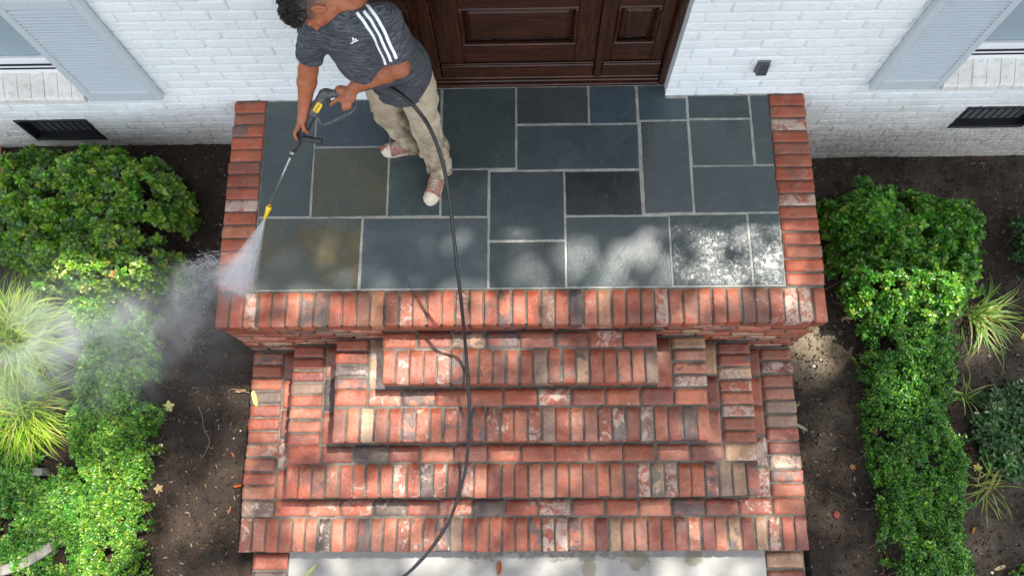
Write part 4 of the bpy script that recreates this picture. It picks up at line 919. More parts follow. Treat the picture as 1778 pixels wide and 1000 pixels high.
def fade_mat():
    k = M("clipped_hair", 0.7); f = k.noise(420, 3, 0.7); g = k.attr("fade", True)
    c = k.mix(g, k.mix(k.maprange(f, 0.35, 0.6), (0.045, 0.026, 0.018), (0.11, 0.055, 0.034)), k.mix(k.maprange(f, 0.35, 0.6), (0.20, 0.095, 0.058), (0.34, 0.155, 0.09))); k.base(c); return k.m
MAT_FADE = fade_mat()

# ================================================================== THE PERSON
A_ = lambda u, v, z: at(u, v, z)
Lank, Rank = A_(764, 292, .10), A_(720, 246, .10); Ltoe, Rtoe = A_(753, 331, .03), A_(668, 261, .03)
Lknee, Rknee = A_(742, 222, .49), A_(674, 195, .50)
Lhip, Rhip = np.array([-0.510, 1.075, 0.90]), np.array([-0.680, 1.125, 0.92])
pelvis = (Lhip + Rhip) / 2 + [0, 0.0, 0.05]
Hc = A_(544, 6, 1.50); Nb = A_(612, 8, 1.43)
Lsh, Rsh = A_(668, 36, 1.40), A_(547, 50, 1.32)
Lel, Rel = A_(694, 117, 1.225), A_(535, 122, 1.05)
Lwr, Rwr = A_(617, 151, 1.04), A_(528, 188, .86)
chest = (Lsh + Rsh) / 2 * 0.55 + pelvis * 0.20 + np.array([-.70, 1.12, 1.25]) * 0.25
latS = unit(Lsh - Rsh); spine = unit(Nb - pelvis); sx, sy, sz = frame(spine, latS)       # sx = to his left, sy = backwards or forwards
fwd = -sy if sy[1] > 0 else sy                                                            # chest faces the camera side
latH = unit(Lhip - Rhip); hx, hy, hz = frame([0, 0, 1], latH)
# head axes
hu = unit(Hc - Nb + np.array([-.02, 0, .02])); hn = np.array([-.22, -.52, -.82]); hn = unit(hn - hu * (hn @ hu)); hl = np.cross(hu, hn)
def hp(l, n, u): return Hc + hl * l + hn * n + hu * u
man = None
def torso_core(f, g):
    """chest, belly and hips; g = how much the cloth stands off"""
    tc = (Lsh + Rsh) / 2
    f.ell(tc - spine * 0.10 + fwd * .0, (0.165 + g, 0.112 + g, 0.17 + g), (sx, sy, sz), 0.04)
    f.ell(tc - spine * 0.24 + fwd * 0.025, (0.155 + g, 0.118 + g, 0.16 + g), (sx, sy, sz), 0.05)
    f.ell(pelvis + hz * 0.02 + fwd * 0.01, (0.165 + g, 0.118 + g, 0.15 + g), (hx, hy, hz), 0.05)
    f.cone(Lsh, tc + spine * 0.03, 0.062 + g, 0.07 + g, 0.04); f.cone(Rsh, tc + spine * 0.03, 0.062 + g, 0.07 + g, 0.04)
body = Field((-1.32, 0.50, 0.0), (-0.30, 1.45, 1.72), 0.005)
torso_core(body, -0.012)
# legs inside the trousers down into the shoes
for hip, kn, an, toe in ((Lhip, Lknee, Lank, Ltoe), (Rhip, Rknee, Rank, Rtoe)):
    body.chain([hip, kn], [0.080, 0.052], 0.03).chain([kn, kn * .6 + an * .4 + np.array([0, .012, 0]), an], [0.052, 0.050, 0.034], 0.02)
    body.cone(an - [0, 0, .04], toe + [0, 0, .015], 0.032, 0.022, 0.02)
# arms
body.chain([Lsh, Lsh * .45 + Lel * .55, Lel], [0.060, 0.050, 0.046], 0.03).chain([Lel, Lel * .70 + Lwr * .30, Lwr], [0.045, 0.044, 0.029], 0.02)
body.chain([Rsh, Rsh * .45 + Rel * .55, Rel], [0.058, 0.050, 0.046], 0.03).chain([Rel, Rel * .70 + Rwr * .30, Rwr], [0.045, 0.046, 0.029], 0.02)
# neck, skull, jaw, face
nk = hp(0, -0.035, -0.075); body.chain([nk, Nb - spine * 0.02, Nb - spine * 0.09], [0.055, 0.060, 0.075], 0.03)
body.ell(hp(0, -0.012, 0.022), (0.076, 0.094, 0.094), (hl, hn, hu), 0.02); body.ell(hp(0, 0.030, -0.040), (0.060, 0.060, 0.078), (hl, hn, hu), 0.03)
body.ell(hp(0, 0.052, -0.098), (0.030, 0.024, 0.020), (hl, hn, hu), 0.03); body.cone(hp(0.045, -0.005, -0.070), hp(0.018, 0.055, -0.100), 0.022, 0.018, 0.025); body.cone(hp(-0.045, -0.005, -0.070), hp(-0.018, 0.055, -0.100), 0.022, 0.018, 0.025)
body.cone(hp(0, 0.088, 0.008), hp(0, 0.112, -0.030), 0.008, 0.013, 0.012); body.cone(hp(0.012, 0.096, -0.034), hp(-0.012, 0.096, -0.034), 0.009, 0.009, 0.010)
body.cone(hp(0.042, 0.078, 0.018), hp(0.012, 0.090, 0.016), 0.010, 0.010, 0.012); body.cone(hp(-0.042, 0.078, 0.018), hp(-0.012, 0.090, 0.016), 0.010, 0.010, 0.012)
for s_ in (1, -1):
    body.ell(hp(0.031 * s_, 0.094, 0.000), (0.016, 0.012, 0.010), (hl, hn, hu), 0.008, 'sub'); body.ell(hp(0.031 * s_, 0.078, 0.0), (0.0125, 0.0125, 0.0125), None, 0.004)
    body.ell(hp(0.040 * s_, 0.066, -0.028), (0.020, 0.016, 0.018), (hl, hn, hu), 0.02)
    # ear: upright shell with a hollow
    ea = unit(hl * s_ + hn * 0.35 * 1.0); eb = frame(ea, hu); ec = hp(0.079 * s_, -0.012, -0.005)
    body.ell(ec, (0.034, 0.021, 0.011), (eb[0], eb[1], eb[2]), 0.006); body.ell(ec - hu * .022 + hn * .004, (0.013, 0.011, 0.009), (eb[0], eb[1], eb[2]), 0.006); body.ell(ec + ea * 0.011 + hn * .002, (0.021, 0.011, 0.010), (eb[0], eb[1], eb[2]), 0.005, 'sub')
body.cone(hp(0.020, 0.090, -0.060), hp(-0.020, 0.090, -0.060), 0.0075, 0.0075, 0.006); body.cone(hp(0.016, 0.089, -0.073), hp(-0.016, 0.089, -0.073), 0.0085, 0.0085, 0.006)
# ---- gun axis, needed by the hands
Gr = A_(602, 163, .985); G0 = A_(566, 163, .945); G1 = A_(545, 196, .85); G2 = A_(531, 222, .78); G3 = A_(520, 240, .72); G4 = A_(509, 262, .655); NZ0 = A_(468, 357, .27); NZ1 = A_(460, 379, .20)
gax = unit(G3 - G0)
# ---- right hand: palm on the outer (left-in-picture) side of the front grip, fingers wrapped under, thumb over the near side
def finger(f, pts, r0, r1, k=0.006): n = len(pts); f.chain(pts, list(np.linspace(r0, r1, n)), k)
toC = unit(CC - G2); sideL = unit(np.cross(gax, toC)); sideL = sideL if sideL[0] < 0 else -sideL         # picture-left of the gun
rg = 0.021
pk = G2 + sideL * (rg + 0.016) + toC * 0.004 - gax * 0.030
body.chain([Rwr, pk - gax * 0.005], [0.027, 0.025], 0.02)
body.cone(pk - gax * 0.018 + toC * .010, G2 + sideL * (rg + 0.012) + toC * .014 + gax * .030, 0.019, 0.014, 0.014); body.cone(pk - gax * 0.012 - toC * .016, G2 + sideL * (rg + 0.010) - toC * .018 + gax * .030, 0.018, 0.013, 0.014)
for i, (o, ln, lift) in enumerate(((0.034, 0.90, 0.018), (0.020, 1.05, 0.004), (0.004, 1.0, -0.010), (-0.010, 0.82, -0.022))):
    b0 = G2 + gax * (0.030 + o * 0.3) + sideL * (rg + 0.012) + toC * lift; b1 = b0 + (gax * 0.85 - sideL * 0.02 + toC * (0.06 - i * .05)) * 0.034 * ln; b2 = b1 + (gax * 0.80 - sideL * 0.50 - toC * .10) * 0.022 * ln; b3 = b2 + (gax * 0.62 - sideL * 0.78 - toC * 0.10) * 0.018 * ln
    b0 = b0 + sideL * 0.002 * (i % 2); finger(body, [b0, b1, b2, b3], 0.0098 if i < 3 else 0.0085, 0.0074 if i < 3 else 0.0068, 0.003)
t0 = pk + toC * 0.016 - gax * 0.004; finger(body, [t0, t0 + (gax * 0.70 - sideL * 0.35 + toC * 0.30) * 0.036, t0 + gax * 0.050 - sideL * 0.034 + toC * 0.016, t0 + gax * 0.056 - sideL * 0.056 + toC * 0.008], 0.013, 0.0085, 0.005)
# ---- left hand: over the rear handle, index finger reaching for the trigger, others curled round
hax = unit(G0 - Gr); toC2 = unit(CC - Gr); dn = unit(np.cross(hax, toC2)); dn = dn if dn[2] < 0 or dn[1] < 0 else -dn      # towards picture-bottom
pc = Gr + toC2 * 0.022 + dn * 0.004 - hax * 0.004
body.chain([Lwr, pc - hax * 0.012], [0.026, 0.027], 0.02); body.cone(pc - hax * 0.020 - dn * 0.016, pc + hax * 0.042 - dn * 0.022, 0.025, 0.019, 0.014); body.cone(pc - hax * 0.020 + dn * 0.016, pc + hax * 0.036 + dn * 0.022, 0.024, 0.019, 0.014)
for i, (o, ln) in enumerate(((0.034, 1.0), (0.016, 1.1), (-0.004, 1.0), (-0.022, 0.85))):
    b0 = pc + hax * (0.010 + o * .9) + dn * (0.026) + toC2 * 0.004
    if i == 0: pts = [pc + hax * 0.036 + dn * 0.012, pc + hax * 0.066 + dn * 0.026 + toC2 * .004, pc + hax * 0.086 + dn * 0.038 - toC2 * .004, pc + hax * 0.100 + dn * 0.050 - toC2 * .012]
    else: pts = [b0, b0 + dn * 0.030 * ln - toC2 * 0.002, b0 + dn * 0.040 * ln - toC2 * 0.026, b0 + dn * 0.018 - toC2 * 0.044]
    finger(body, pts, 0.0112, 0.0085, 0.003)
t0 = pc - dn * 0.022 + hax * 0.004; finger(body, [t0, t0 + hax * 0.034 - dn * 0.010 - toC2 * .004, t0 + hax * 0.052 - dn * 0.008 - toC2 * 0.016, t0 + hax * 0.062 + dn * 0.0 - toC2 * 0.026], 0.0135, 0.0085, 0.005)
body.halfspace((0, 0, 0.012), (0, 0, -1))
V, Q = body.mesh(); base = np.array([-0.6, 1.02, 0.0])
man = link_mesh("person", V - base, Q, MAT_SKIN, None, True); man.location = base
tag(man, "person bending over the landing in grey striped shirt and khaki trousers, aiming the washer", "person")
bpy.context.view_layer.update()
def child(name, V, F, mat, parent=man, smooth=True, attrs=None): return link_mesh(name, V, F, mat, parent, smooth, attrs)
# ---- shirt
sh = Field((-1.20, 0.66, 0.58), (-0.26, 1.42, 1.62), 0.005); torso_core(sh, 0.010)
sh.ell(pelvis + hz * -0.05 + hx * 0.005 + fwd * 0.02, (0.160, 0.138, 0.40), (hx, hy, hz), 0.06)
sh.ell((pelvis + (Lsh + Rsh) / 2) / 2 + fwd * 0.03, (0.160, 0.125, 0.17), (sx, sy, sz), 0.06)
sh.cone(Nb - spine * 0.04, Nb - spine * 0.10, 0.068, 0.085, 0.03)
Lse = Lsh * .20 + Lel * .80; Rse = Rsh * .36 + Rel * .64
def wrinkle(P):
    q = P @ np.stack([sx, sy, sz], 1); w1 = fbm(np.stack([q[:, 0] * 7 + q[:, 2] * 7, q[:, 1] * 6, q[:, 2] * 5 - q[:, 0] * 4], 1), 3, 3)
    fold = np.abs(vnoise(np.stack([q[:, 0] * 16 + q[:, 2] * 9, q[:, 1] * 8, q[:, 2] * 5 - q[:, 0] * 6], 1), 16)); fold2 = np.abs(vnoise(np.stack([q[:, 2] * 20 - q[:, 0] * 10, q[:, 1] * 6, q[:, 0] * 7], 1), 26))
    return 0.010 * w1 + 0.014 * (np.clip(0.35 - fold, 0, 1) / 0.35) * np.clip(vnoise(q * 3.0, 9) + 0.6, 0, 1) * 0.8 + 0.010 * (np.clip(0.3 - fold2, 0, 1) / 0.3) * np.clip(vnoise(q * 3.4, 19) + 0.4, 0, 1)
sh.displace(wrinkle)
# hem: cut below a sagging line, lower at the front; then the sleeves, hollow at the cuff
hemn = unit(np.array([0.10, -0.30, -1.0])); sh.halfspace(pelvis + np.array([0, 0, -0.215]), hemn)
sl_ = Field(sh.lo, sh.lo + (sh.n - 1) * sh.h, 0.005)
for a, b, e, r0, r1, ri in ((Lsh, Lel, Lse, 0.080, 0.087, 0.066), (Rsh, Rel, Rse, 0.074, 0.070, 0.056)):
    t_ = Field(sh.lo, sh.lo + (sh.n - 1) * sh.h, 0.005); d = unit(b - a); t_.chain([a - d * .005, (a + e) / 2, e + d * 0.08], [r0, r1, r1 * 1.02], 0.02); t_.displace(wrinkle); t_.halfspace(e, d); t_.cone(e - d * 0.06, e + d * .09, ri - .008, ri + .010, 0.003, 'sub'); sl_.F = np.minimum(sl_.F, t_.F[:sl_.n[0], :sl_.n[1], :sl_.n[2]])
h_ = np.clip(0.5 + 0.5 * (sh.F - sl_.F) / 0.022, 0, 1); sh.F = sh.F * (1 - h_) + sl_.F * h_ - 0.022 * h_ * (1 - h_)
sh.chain([hp(0, -0.03, -0.06), Nb - spine * 0.01], [0.066, 0.069], 0.004, 'sub')
V, Q = sh.mesh(); shirt = child("t_shirt", V, Q, MAT_SHIRT)
def ribbon(path, width, field, off, name, mat, parent, up=None, n=60, thick=0.0012):
    """strip of cloth print laid on the surface"""
    P = spline(path, 14); P = field.snap(P, off); T = np.gradient(P, axis=0); T /= np.linalg.norm(T, axis=1)[:, None]; N = field.grad(P); S = np.cross(T, N); S /= np.linalg.norm(S, axis=1)[:, None]; rows = []
    m = 5
    for j in range(m): rows.append(field.snap(P + S * width * (j / (m - 1) - 0.5), off))
    R = np.stack(rows, 1); k = len(P); V = R.reshape(-1, 3); i = np.arange(k * m).reshape(k, m); F = np.stack([i[:-1, :-1].ravel(), i[1:, :-1].ravel(), i[1:, 1:].ravel(), i[:-1, 1:].ravel()], 1)
    nrm = np.cross(V[F[:, 1]] - V[F[:, 0]], V[F[:, 3]] - V[F[:, 0]]); 
    if (np.sum(nrm * field.grad(V[F[:, 0]]), axis=1)).mean() < 0: F = F[:, ::-1]
    return child(name, V, F, mat, parent)
def hit(field, u, v, off=0.0018):
    """first point of the surface on the line of sight through that spot of the photograph (where the print sits on the cloth)"""
    d = -unit(_ray(u, v)) * -1; p = at(u, v, 1.60)
    for _ in range(120):
        q = field.value(np.array([p]))[0] - off
        if q < 0.0004: break
        p = p + d * min(max(q * 0.7, 0.0006), 0.03)
    return p if q < 0.002 else None
for j, o in enumerate((-15, 0, 15)):
    pts = [(609 + o * 1.05, -6), (621 + o, 8), (637 + o * .95, 27), (652 + o * .85, 50), (664 + o * .75, 74), (673 + o * .68, 93 - o * .2), (679 + o * .64, 108 - o * .35)]
    ribbon([h for h in (hit(sh, u, v) for u, v in pts) if h is not None], 0.0140, sh, 0.0018, "white_stripe", MAT_WHITE, shirt)
# small white chest badge: three slanting peaks over a bar
bc_ = hit(sh, 614, 71, 0.002); bn = sh.grad(np.array([bc_]))[0]; bu = unit(spine - bn * (spine @ bn)); bl_ = np.cross(bn, bu); bv = MB()
for pts in (((-.020, -.010), (.012, -.010), (.012, -.003), (-.017, -.003)), ((-.016, -.001), (-.006, -.001), (-.009, .010), (-.015, .006)), ((-.004, -.001), (.004, -.001), (-.001, .020), (-.007, .014)), ((.010, -.016), (.022, -.013), (.020, -.008), (.010, -.010))):
    P4 = np.array([bc_ + bl_ * a + bu * b for a, b in pts]); P4 = sh.snap(P4, 0.003); c4 = P4.mean(0); f = [0, 1, 2, 3]
    if np.cross(P4[1] - P4[0], P4[2] - P4[0]) @ bn < 0: f = f[::-1]
    bv.add(P4, [f])
bv.build("chest_badge", MAT_WHITE, shirt)
# ---- trousers
tr = Field((-0.98, 0.78, 0.04), (-0.28, 1.38, 1.04), 0.005); tr.ell(pelvis - hz * 0.04, (0.168, 0.130, 0.14), (hx, hy, hz), 0.04)
for hip, kn, an in ((Lhip, Lknee, Lank), (Rhip, Rknee, Rank)):
    cf = an + np.array([0, 0.004, -0.015]); tr.chain([hip - [0, 0, .03], (hip + kn) / 2, kn, (kn + cf) / 2, cf + [0, 0, .03], cf - [0, 0, .03]], [0.103, 0.094, 0.083, 0.080, 0.077, 0.080], 0.03)
def twr(P):
    z = P[:, 2]; a = 0.012 * fbm(np.stack([P[:, 0] * 9, P[:, 1] * 9, z * 7], 1), 21, 3); low = np.clip((0.45 - z) / 0.35, 0, 1); f1 = np.abs(vnoise(np.stack([P[:, 0] * 14 + z * 8, P[:, 1] * 10, z * 7 - P[:, 0] * 5], 1), 27)); f2 = np.abs(vnoise(np.stack([P[:, 0] * 6, P[:, 1] * 6, z * 26 + P[:, 0] * 12], 1), 28))
    return a + 0.012 * np.clip(0.3 - f1, 0, 1) / 0.3 + 0.011 * low * np.clip(0.35 - f2, 0, 1) / 0.35
tr.displace(twr); tr.halfspace((0, 0, 0.075), (0, 0, -1))
for an in (Lank, Rank): tr.cone(an - [0, 0, .10], an + [0, 0, .0], 0.062, 0.052, 0.004, 'sub')
V, Q = tr.mesh(); trousers = child("trousers", V, Q, MAT_TROU)
# ---- shoes
def shoe(an, toe, lab):
    fw = unit((toe - an) * [1, 1, 0]); rt = np.cross(fw, [0, 0, 1]); heel = an - fw * 0.062; c0 = np.array([an[0], an[1], 0.0]); Lf = 0.275; hz_ = np.array([heel[0], heel[1], 0.0]); g = lambda f, r_, z: hz_ + fw * f + rt * r_ + np.array([0, 0, z])
    up_ = Field(np.minimum(g(-.06, -.1, -.01), g(.34, .1, .16)) - .06, np.maximum(g(-.06, -.1, -.01), g(.34, .1, .16)) + .06, 0.004)
    for a, b, r1, r2, in ((g(.035, 0, .052), g(.13, 0, .050), .036, .040), (g(.13, 0, .05), g(.21, -.004, .038), .041, .040), (g(.21, -.004, .036), g(.236, -.004, .034), .041, .036)): up_.cone(a, b, r1, r2, 0.02)
    up_.cone(g(.045, 0, .06), g(.07, 0, .11), .036, .036, .02); up_.cone(g(.07, 0, .10), g(.15, 0, .066), .033, .032, .03); up_.halfspace((0, 0, 0.020), (0, 0, -1)); up_.halfspace(g(.215, 0, 0), fw)
    V, Q = up_.mesh(); s = child("shoe", V, Q, MAT_SHOE)
    s['label'] = lab
    # rubber sole with a foxing rim, outline of a sneaker
    prof = [(0, .0), (.010, .024), (.04, .034), (.09, .034), (.15, .040), (.20, .046), (.24, .043), (.262, .030), (.274, .012), (.276, 0)]
    xs = [p[0] for p in prof]; out = [(p[0], p[1]) for p in prof] + [(p[0], -p[1]) for p in prof[-2:0:-1]]; mb = MB(); n = len(out)
    rings = [(0.000, .94), (0.004, 1.0), (0.024, 1.03), (0.030, 1.0), (0.030, .86)]; V = []; F = []
    for z, sc in rings:
        for f, r_ in out: V.append(g(0.138 + (f - 0.138) * (1 + (sc - 1) * .5), r_ * sc, z))
    for i in range(len(rings) - 1):
        for j in range(n): k = (j + 1) % n; F.append([i * n + j, i * n + k, (i + 1) * n + k, (i + 1) * n + j])
    F.append(list(range(n))[::-1]); mb.add(V, F); m_s = np.concatenate(mb.v)
    ctr = m_s.mean(0); child("sole", m_s, mb.f, MAT_SOLE, s, True)
    tc = Field(g(.24, 0, .03) - .09, g(.24, 0, .03) + .09, 0.003); tc.cone(g(.205, -.004, .034), g(.236, -.004, .032), .0415, .037, .01); tc.halfspace((0, 0, 0.022), (0, 0, -1)); tc.halfspace(g(.213, 0, 0), -fw); V, Q = tc.mesh(); child("toe_cap", V, Q, MAT_SOLE, s)
    lb = MB()
    for i in range(5):
        f = 0.125 + i * 0.019; w = 0.022 + i * .001
        P = up_.snap(np.array([g(f + .004 * (j % 2), w * t, .10) for j, t in enumerate(np.linspace(-1, 1, 7))]), 0.0025); lb.tube(P, 0.0027, 5)
        if i < 4: P = up_.snap(np.array([g(f + .019 * u_, w * (1 - 2 * u_), .10) for u_ in np.linspace(0, 1, 6)]), 0.004); lb.tube(P, 0.0024, 5)
    kn = g(.12, 0, .105)
    for s_ in (1, -1): P = np.array([kn, kn + fw * .005 + rt * s_ * .018 + [0, 0, .008], kn - fw * .0 + rt * s_ * .032, kn + fw * .012 + rt * s_ * .016 - [0, 0, .002]]); lb.tube(spline(P, 4), 0.0024, 5)
    lb.build("laces", MAT_LACE, s, True)
shoe(Rank, Rtoe, None) if False else None
for an, toe in ((Rank, Rtoe), (Lank, Ltoe)):
    shoe(an, toe, "faded rose canvas sneaker with cream toe cap and laces")
# ---- hair: curls on top, clipped fade round the sides
hf = Field(Hc - .17, Hc + .17, 0.004); hf.ell(hp(0, 0.000, 0.056), (0.075, 0.096, 0.088), (hl, hn, hu), 0.01); hf.ell(hp(0, 0.045, 0.062), (0.062, 0.055, 0.060), (hl, hn, hu), 0.02)
hf.displace(lambda P: 0.010 * fbm(P * 45, 5, 2) + 0.003 * vnoise(P * 120, 8)); hf.halfspace(hp(0, 0, 0.034), -(hu + hn * -0.15)); V, Q = hf.mesh(); hair = child("curly_hair", V, Q, MAT_HAIR)
r_ = np.random.default_rng(5); cu = MB()
for i in range(520):
    d = unit(hl * r_.normal() * 0.75 + hn * r_.normal() * 0.95 + hu * (abs(r_.normal()) + 0.35)); p = hp(0, 0.01, 0.045) + d * 0.14; p = hf.snap(np.array([p]), 0.002)[0]
    if np.linalg.norm(p - Hc) > 0.16: continue
    if (p - hp(0, 0, 0.036)) @ hu < 0: continue
    g = hf.grad(np.array([p]))[0]; a = unit(np.cross(g, r_.normal(size=3))); b = np.cross(g, a); R = r_.uniform(.007, .013); th = np.linspace(0, r_.uniform(4.5, 8), 12); ph = r_.uniform(0, 6.28)
    P = p + np.outer(R * np.cos(th + ph), a) + np.outer(R * np.sin(th + ph) * r_.uniform(.4, .9), b) + np.outer(np.linspace(-.004, r_.uniform(.004, .012), 12), g); cu.tube(P, 0.0021, 4, False)
cu.build("curls", MAT_HAIR, hair, True)
ff = Field(Hc - .16, Hc + .16, 0.004); ff.ell(hp(0, -0.012, 0.022), (0.0785, 0.0965, 0.0965), (hl, hn, hu), 0.02); ff.halfspace(hp(0, 0, 0.052), hu)
ff.halfspace(hp(0, 0, -0.030), -(hu + hn * -0.55)); ff.halfspace(hp(0, 0.052, 0), hn)
for s_ in (1, -1): ff.ell(hp(0.080 * s_, -0.006, -0.012), (0.022, 0.024, 0.034), (hl, hn, hu), 0.004, 'sub')
V, Q = ff.mesh(); fa = np.clip((0.030 - (V - Hc) @ hu) / 0.05, 0, 1); child("clipped_hair", V, Q, MAT_FADE, man, True, dict(fade=('POINT', fa)))
for s_ in (1, -1):
    eb_ = MB(); eb_.tube(body.snap(np.array([hp(s_ * t, 0.11, 0.024 - 0.10 * (t - 0.03) ** 2 * 8) for t in np.linspace(0.014, 0.048, 6)]), 0.0005), [0.002, .003, .0032, .003, .0025, .0012], 5)
    eb_.build("eyebrow", MAT_HAIR, man, True)

# ================================================================== PRESSURE WASHER GUN
gun = empty("pressure_washer", tuple(G1)); tag(gun, "black and yellow pressure washer gun with long thin lance held by the person", "pressure washer")
def gtube(name, pts, rad, mat, n=14, parent=gun): V, F = tube(pts, rad, n); return link_mesh(name, V, F, mat, parent, True)
ux = unit(np.cross(gax, unit(CC - G1))); ux = ux if ux[0] > 0 else -ux; uc = unit(np.cross(ux, gax)); uc = uc if uc @ (CC - G1) > 0 else -uc      # ux: picture right of the gun, uc: towards the camera
gf = Field(np.min([Gr, G0, G1, G2], 0) - .09, np.max([Gr, G0, G1, G2], 0) + .09, 0.004)
gf.chain([G0 + ux * .004, G1], [.025, .026], .01).cone(G0, Gr - hax * 0.02, .021, .0185, .02).cone(G0 + gax * .01 - ux * .012, G1 - gax * 0.02 - ux * .004, .022, .022, .01)
V, Q = gf.mesh(); link_mesh("gun_body", V, Q, MAT_GUNG, gun, True)
gtube("front_grip", [G1 + gax * .012, G1 + gax * .020, (G1 + G2) / 2, G2, G2 + gax * .02, G3], [.017, .0215, .020, .0215, .022, .018], MAT_GUN)
# trigger guard loop and trigger
gp0 = G1 + ux * 0.020 + gax * .010; lp = [gp0, gp0 + ux * .05 + gax * .018, A_(598, 201, .86), A_(612, 193, .885), A_(617, 180, .90), A_(612, 168, .925), Gr - hax * .014 + dn * .012]; gtube("trigger_guard", spline(lp, 6), 0.0088, MAT_GUNG, 8)
gtube("trigger", spline([G0 + dn * .02, G0 + dn * .034 - hax * .018, G0 + dn * .05 - hax * .022], 5), 0.006, MAT_GUN, 8)
# yellow label plate with lettering, on the side towards the camera
lc = (G0 * .42 + G1 * .58) + uc * 0.0275 + ux * .002; lb_ = MB(); a, b = 0.030, 0.0145
V = [lc + gax * x * a + ux * y * b + uc * z for z in (-.006, .0015) for x, y in ((-1, -.7), (-.8, -1), (.8, -1), (1, -.7), (1, .7), (.8, 1), (-.8, 1), (-1, .7))]
F = [list(range(8, 16)), list(range(8))[::-1]] + [[i, (i + 1) % 8, 8 + (i + 1) % 8, 8 + i] for i in range(8)]
if np.cross(V[9] - V[8], V[10] - V[8]) @ uc < 0: F = [f[::-1] for f in F]
lbo = link_mesh("label_plate", np.array(V), F, MAT_YEL, gun, False)
fc = bpy.data.curves.new("label_lettering", 'FONT'); fc.body = "DEWALT"; fc.size = 0.0135; fc.align_x = 'CENTER'; fc.align_y = 'CENTER'; fc.extrude = 0.0003; fc.materials.append(MAT_INK)
tx = unit(-gax); ty = unit(np.cross(uc, tx)); fo = bpy.data.objects.new("lettering_outline", fc); COL.objects.link(fo); bpy.context.view_layer.update()
tm = bpy.data.meshes.new_from_object(fo.evaluated_get(bpy.context.evaluated_depsgraph_get())); bpy.data.objects.remove(fo)
tv = np.array([v.co[:] for v in tm.vertices]); tV = lc + uc * 0.0022 + tv[:, :1] * tx + tv[:, 1:2] * ty + tv[:, 2:] * uc; link_mesh("label_lettering", tV, [list(p.vertices) for p in tm.polygons], MAT_INK, lbo, False); bpy.data.meshes.remove(tm)
# ribbed side handle
H0 = G3 - gax * .004; H1 = A_(559, 246, .735); hd = unit(H1 - H0); L_ = np.linalg.norm(H1 - H0); ts = np.linspace(0, L_, 31); rr = [.0155 + (0.0022 if i % 3 else -.001) for i in range(31)]; rr[0] = rr[-1] = .012; gtube("side_handle", [H0 + hd * t for t in ts], rr, MAT_GUN, 12)
cx_ = unit(G4 - G3); L_ = np.linalg.norm(G4 - G3); ts = np.linspace(0, L_, 13); gtube("lance_collar", [G3 + cx_ * t for t in ts], [.0205 - .005 * (i / 12) + (.0012 if i % 2 else 0) for i in range(13)], MAT_GUN, 12)
la = unit(NZ0 - G4); gtube("coupling", [G4, G4 + la * .008, G4 + la * .0085, G4 + la * .03, G4 + la * .031, G4 + la * .05], [.010, .010, .0125, .0125, .009, .0075], MAT_STEEL, 8)
gtube("lance", [G4 + la * .05, (G4 + NZ0) / 2, NZ0], [.0062, .0058, .0058], MAT_STEEL, 8)
nx_ = unit(NZ1 - NZ0); gtube("brass_fitting", [NZ0 - nx_ * .02, NZ0 - nx_ * .012, NZ0 - nx_ * .0115, NZ0 + nx_ * .004], [.008, .008, .0115, .0115], MAT_BRASS, 6)
gtube("nozzle", [NZ0 + nx_ * .0045, NZ0 + nx_ * .012, NZ0 + nx_ * .03, NZ0 + nx_ * .046, NZ1], [.012, .0155, .0155, .012, .009], MAT_YEL, 14)
# ================================================================== HOSE
hpts = [Gr - hax * 0.01 + np.array([0, 0, -.004]), A_(640, 153, 1.00), A_(670, 150, 1.03), A_(700, 167, 1.05), A_(730, 198, 1.03), A_(752, 235, .98), A_(770, 288, .88), A_(781, 350, .76), A_(789, 420, .62), A_(797, 490, .44), A_(803, 545, .26), A_(808, 600, -.02), A_(812, 645, -.150)]
def edge_pt(u, v, z): p = A_(u, v, z + 0.011); return p
hpts += [edge_pt(813, 664, -.176), edge_pt(815, 715, -.262), edge_pt(813, 765, -.352), edge_pt(808, 815, -.445), edge_pt(795, 864, -.53), edge_pt(776, 912, -.632), edge_pt(748, 953, -.708), edge_pt(722, 982, -.80), edge_pt(694, 1006, -.872), edge_pt(655, 1040, -.882), edge_pt(600, 1090, -.882), edge_pt(520, 1150, -.882)]
V, F = tube(spline(hpts, 10), 0.0098, 12); hose = link_mesh("hose", V - hpts[-1], F, MAT_RUBBER, None, True); hose.location = hpts[-1]
tag(hose, "long black rubber hose arching from the washer gun and trailing down the steps", "hose")

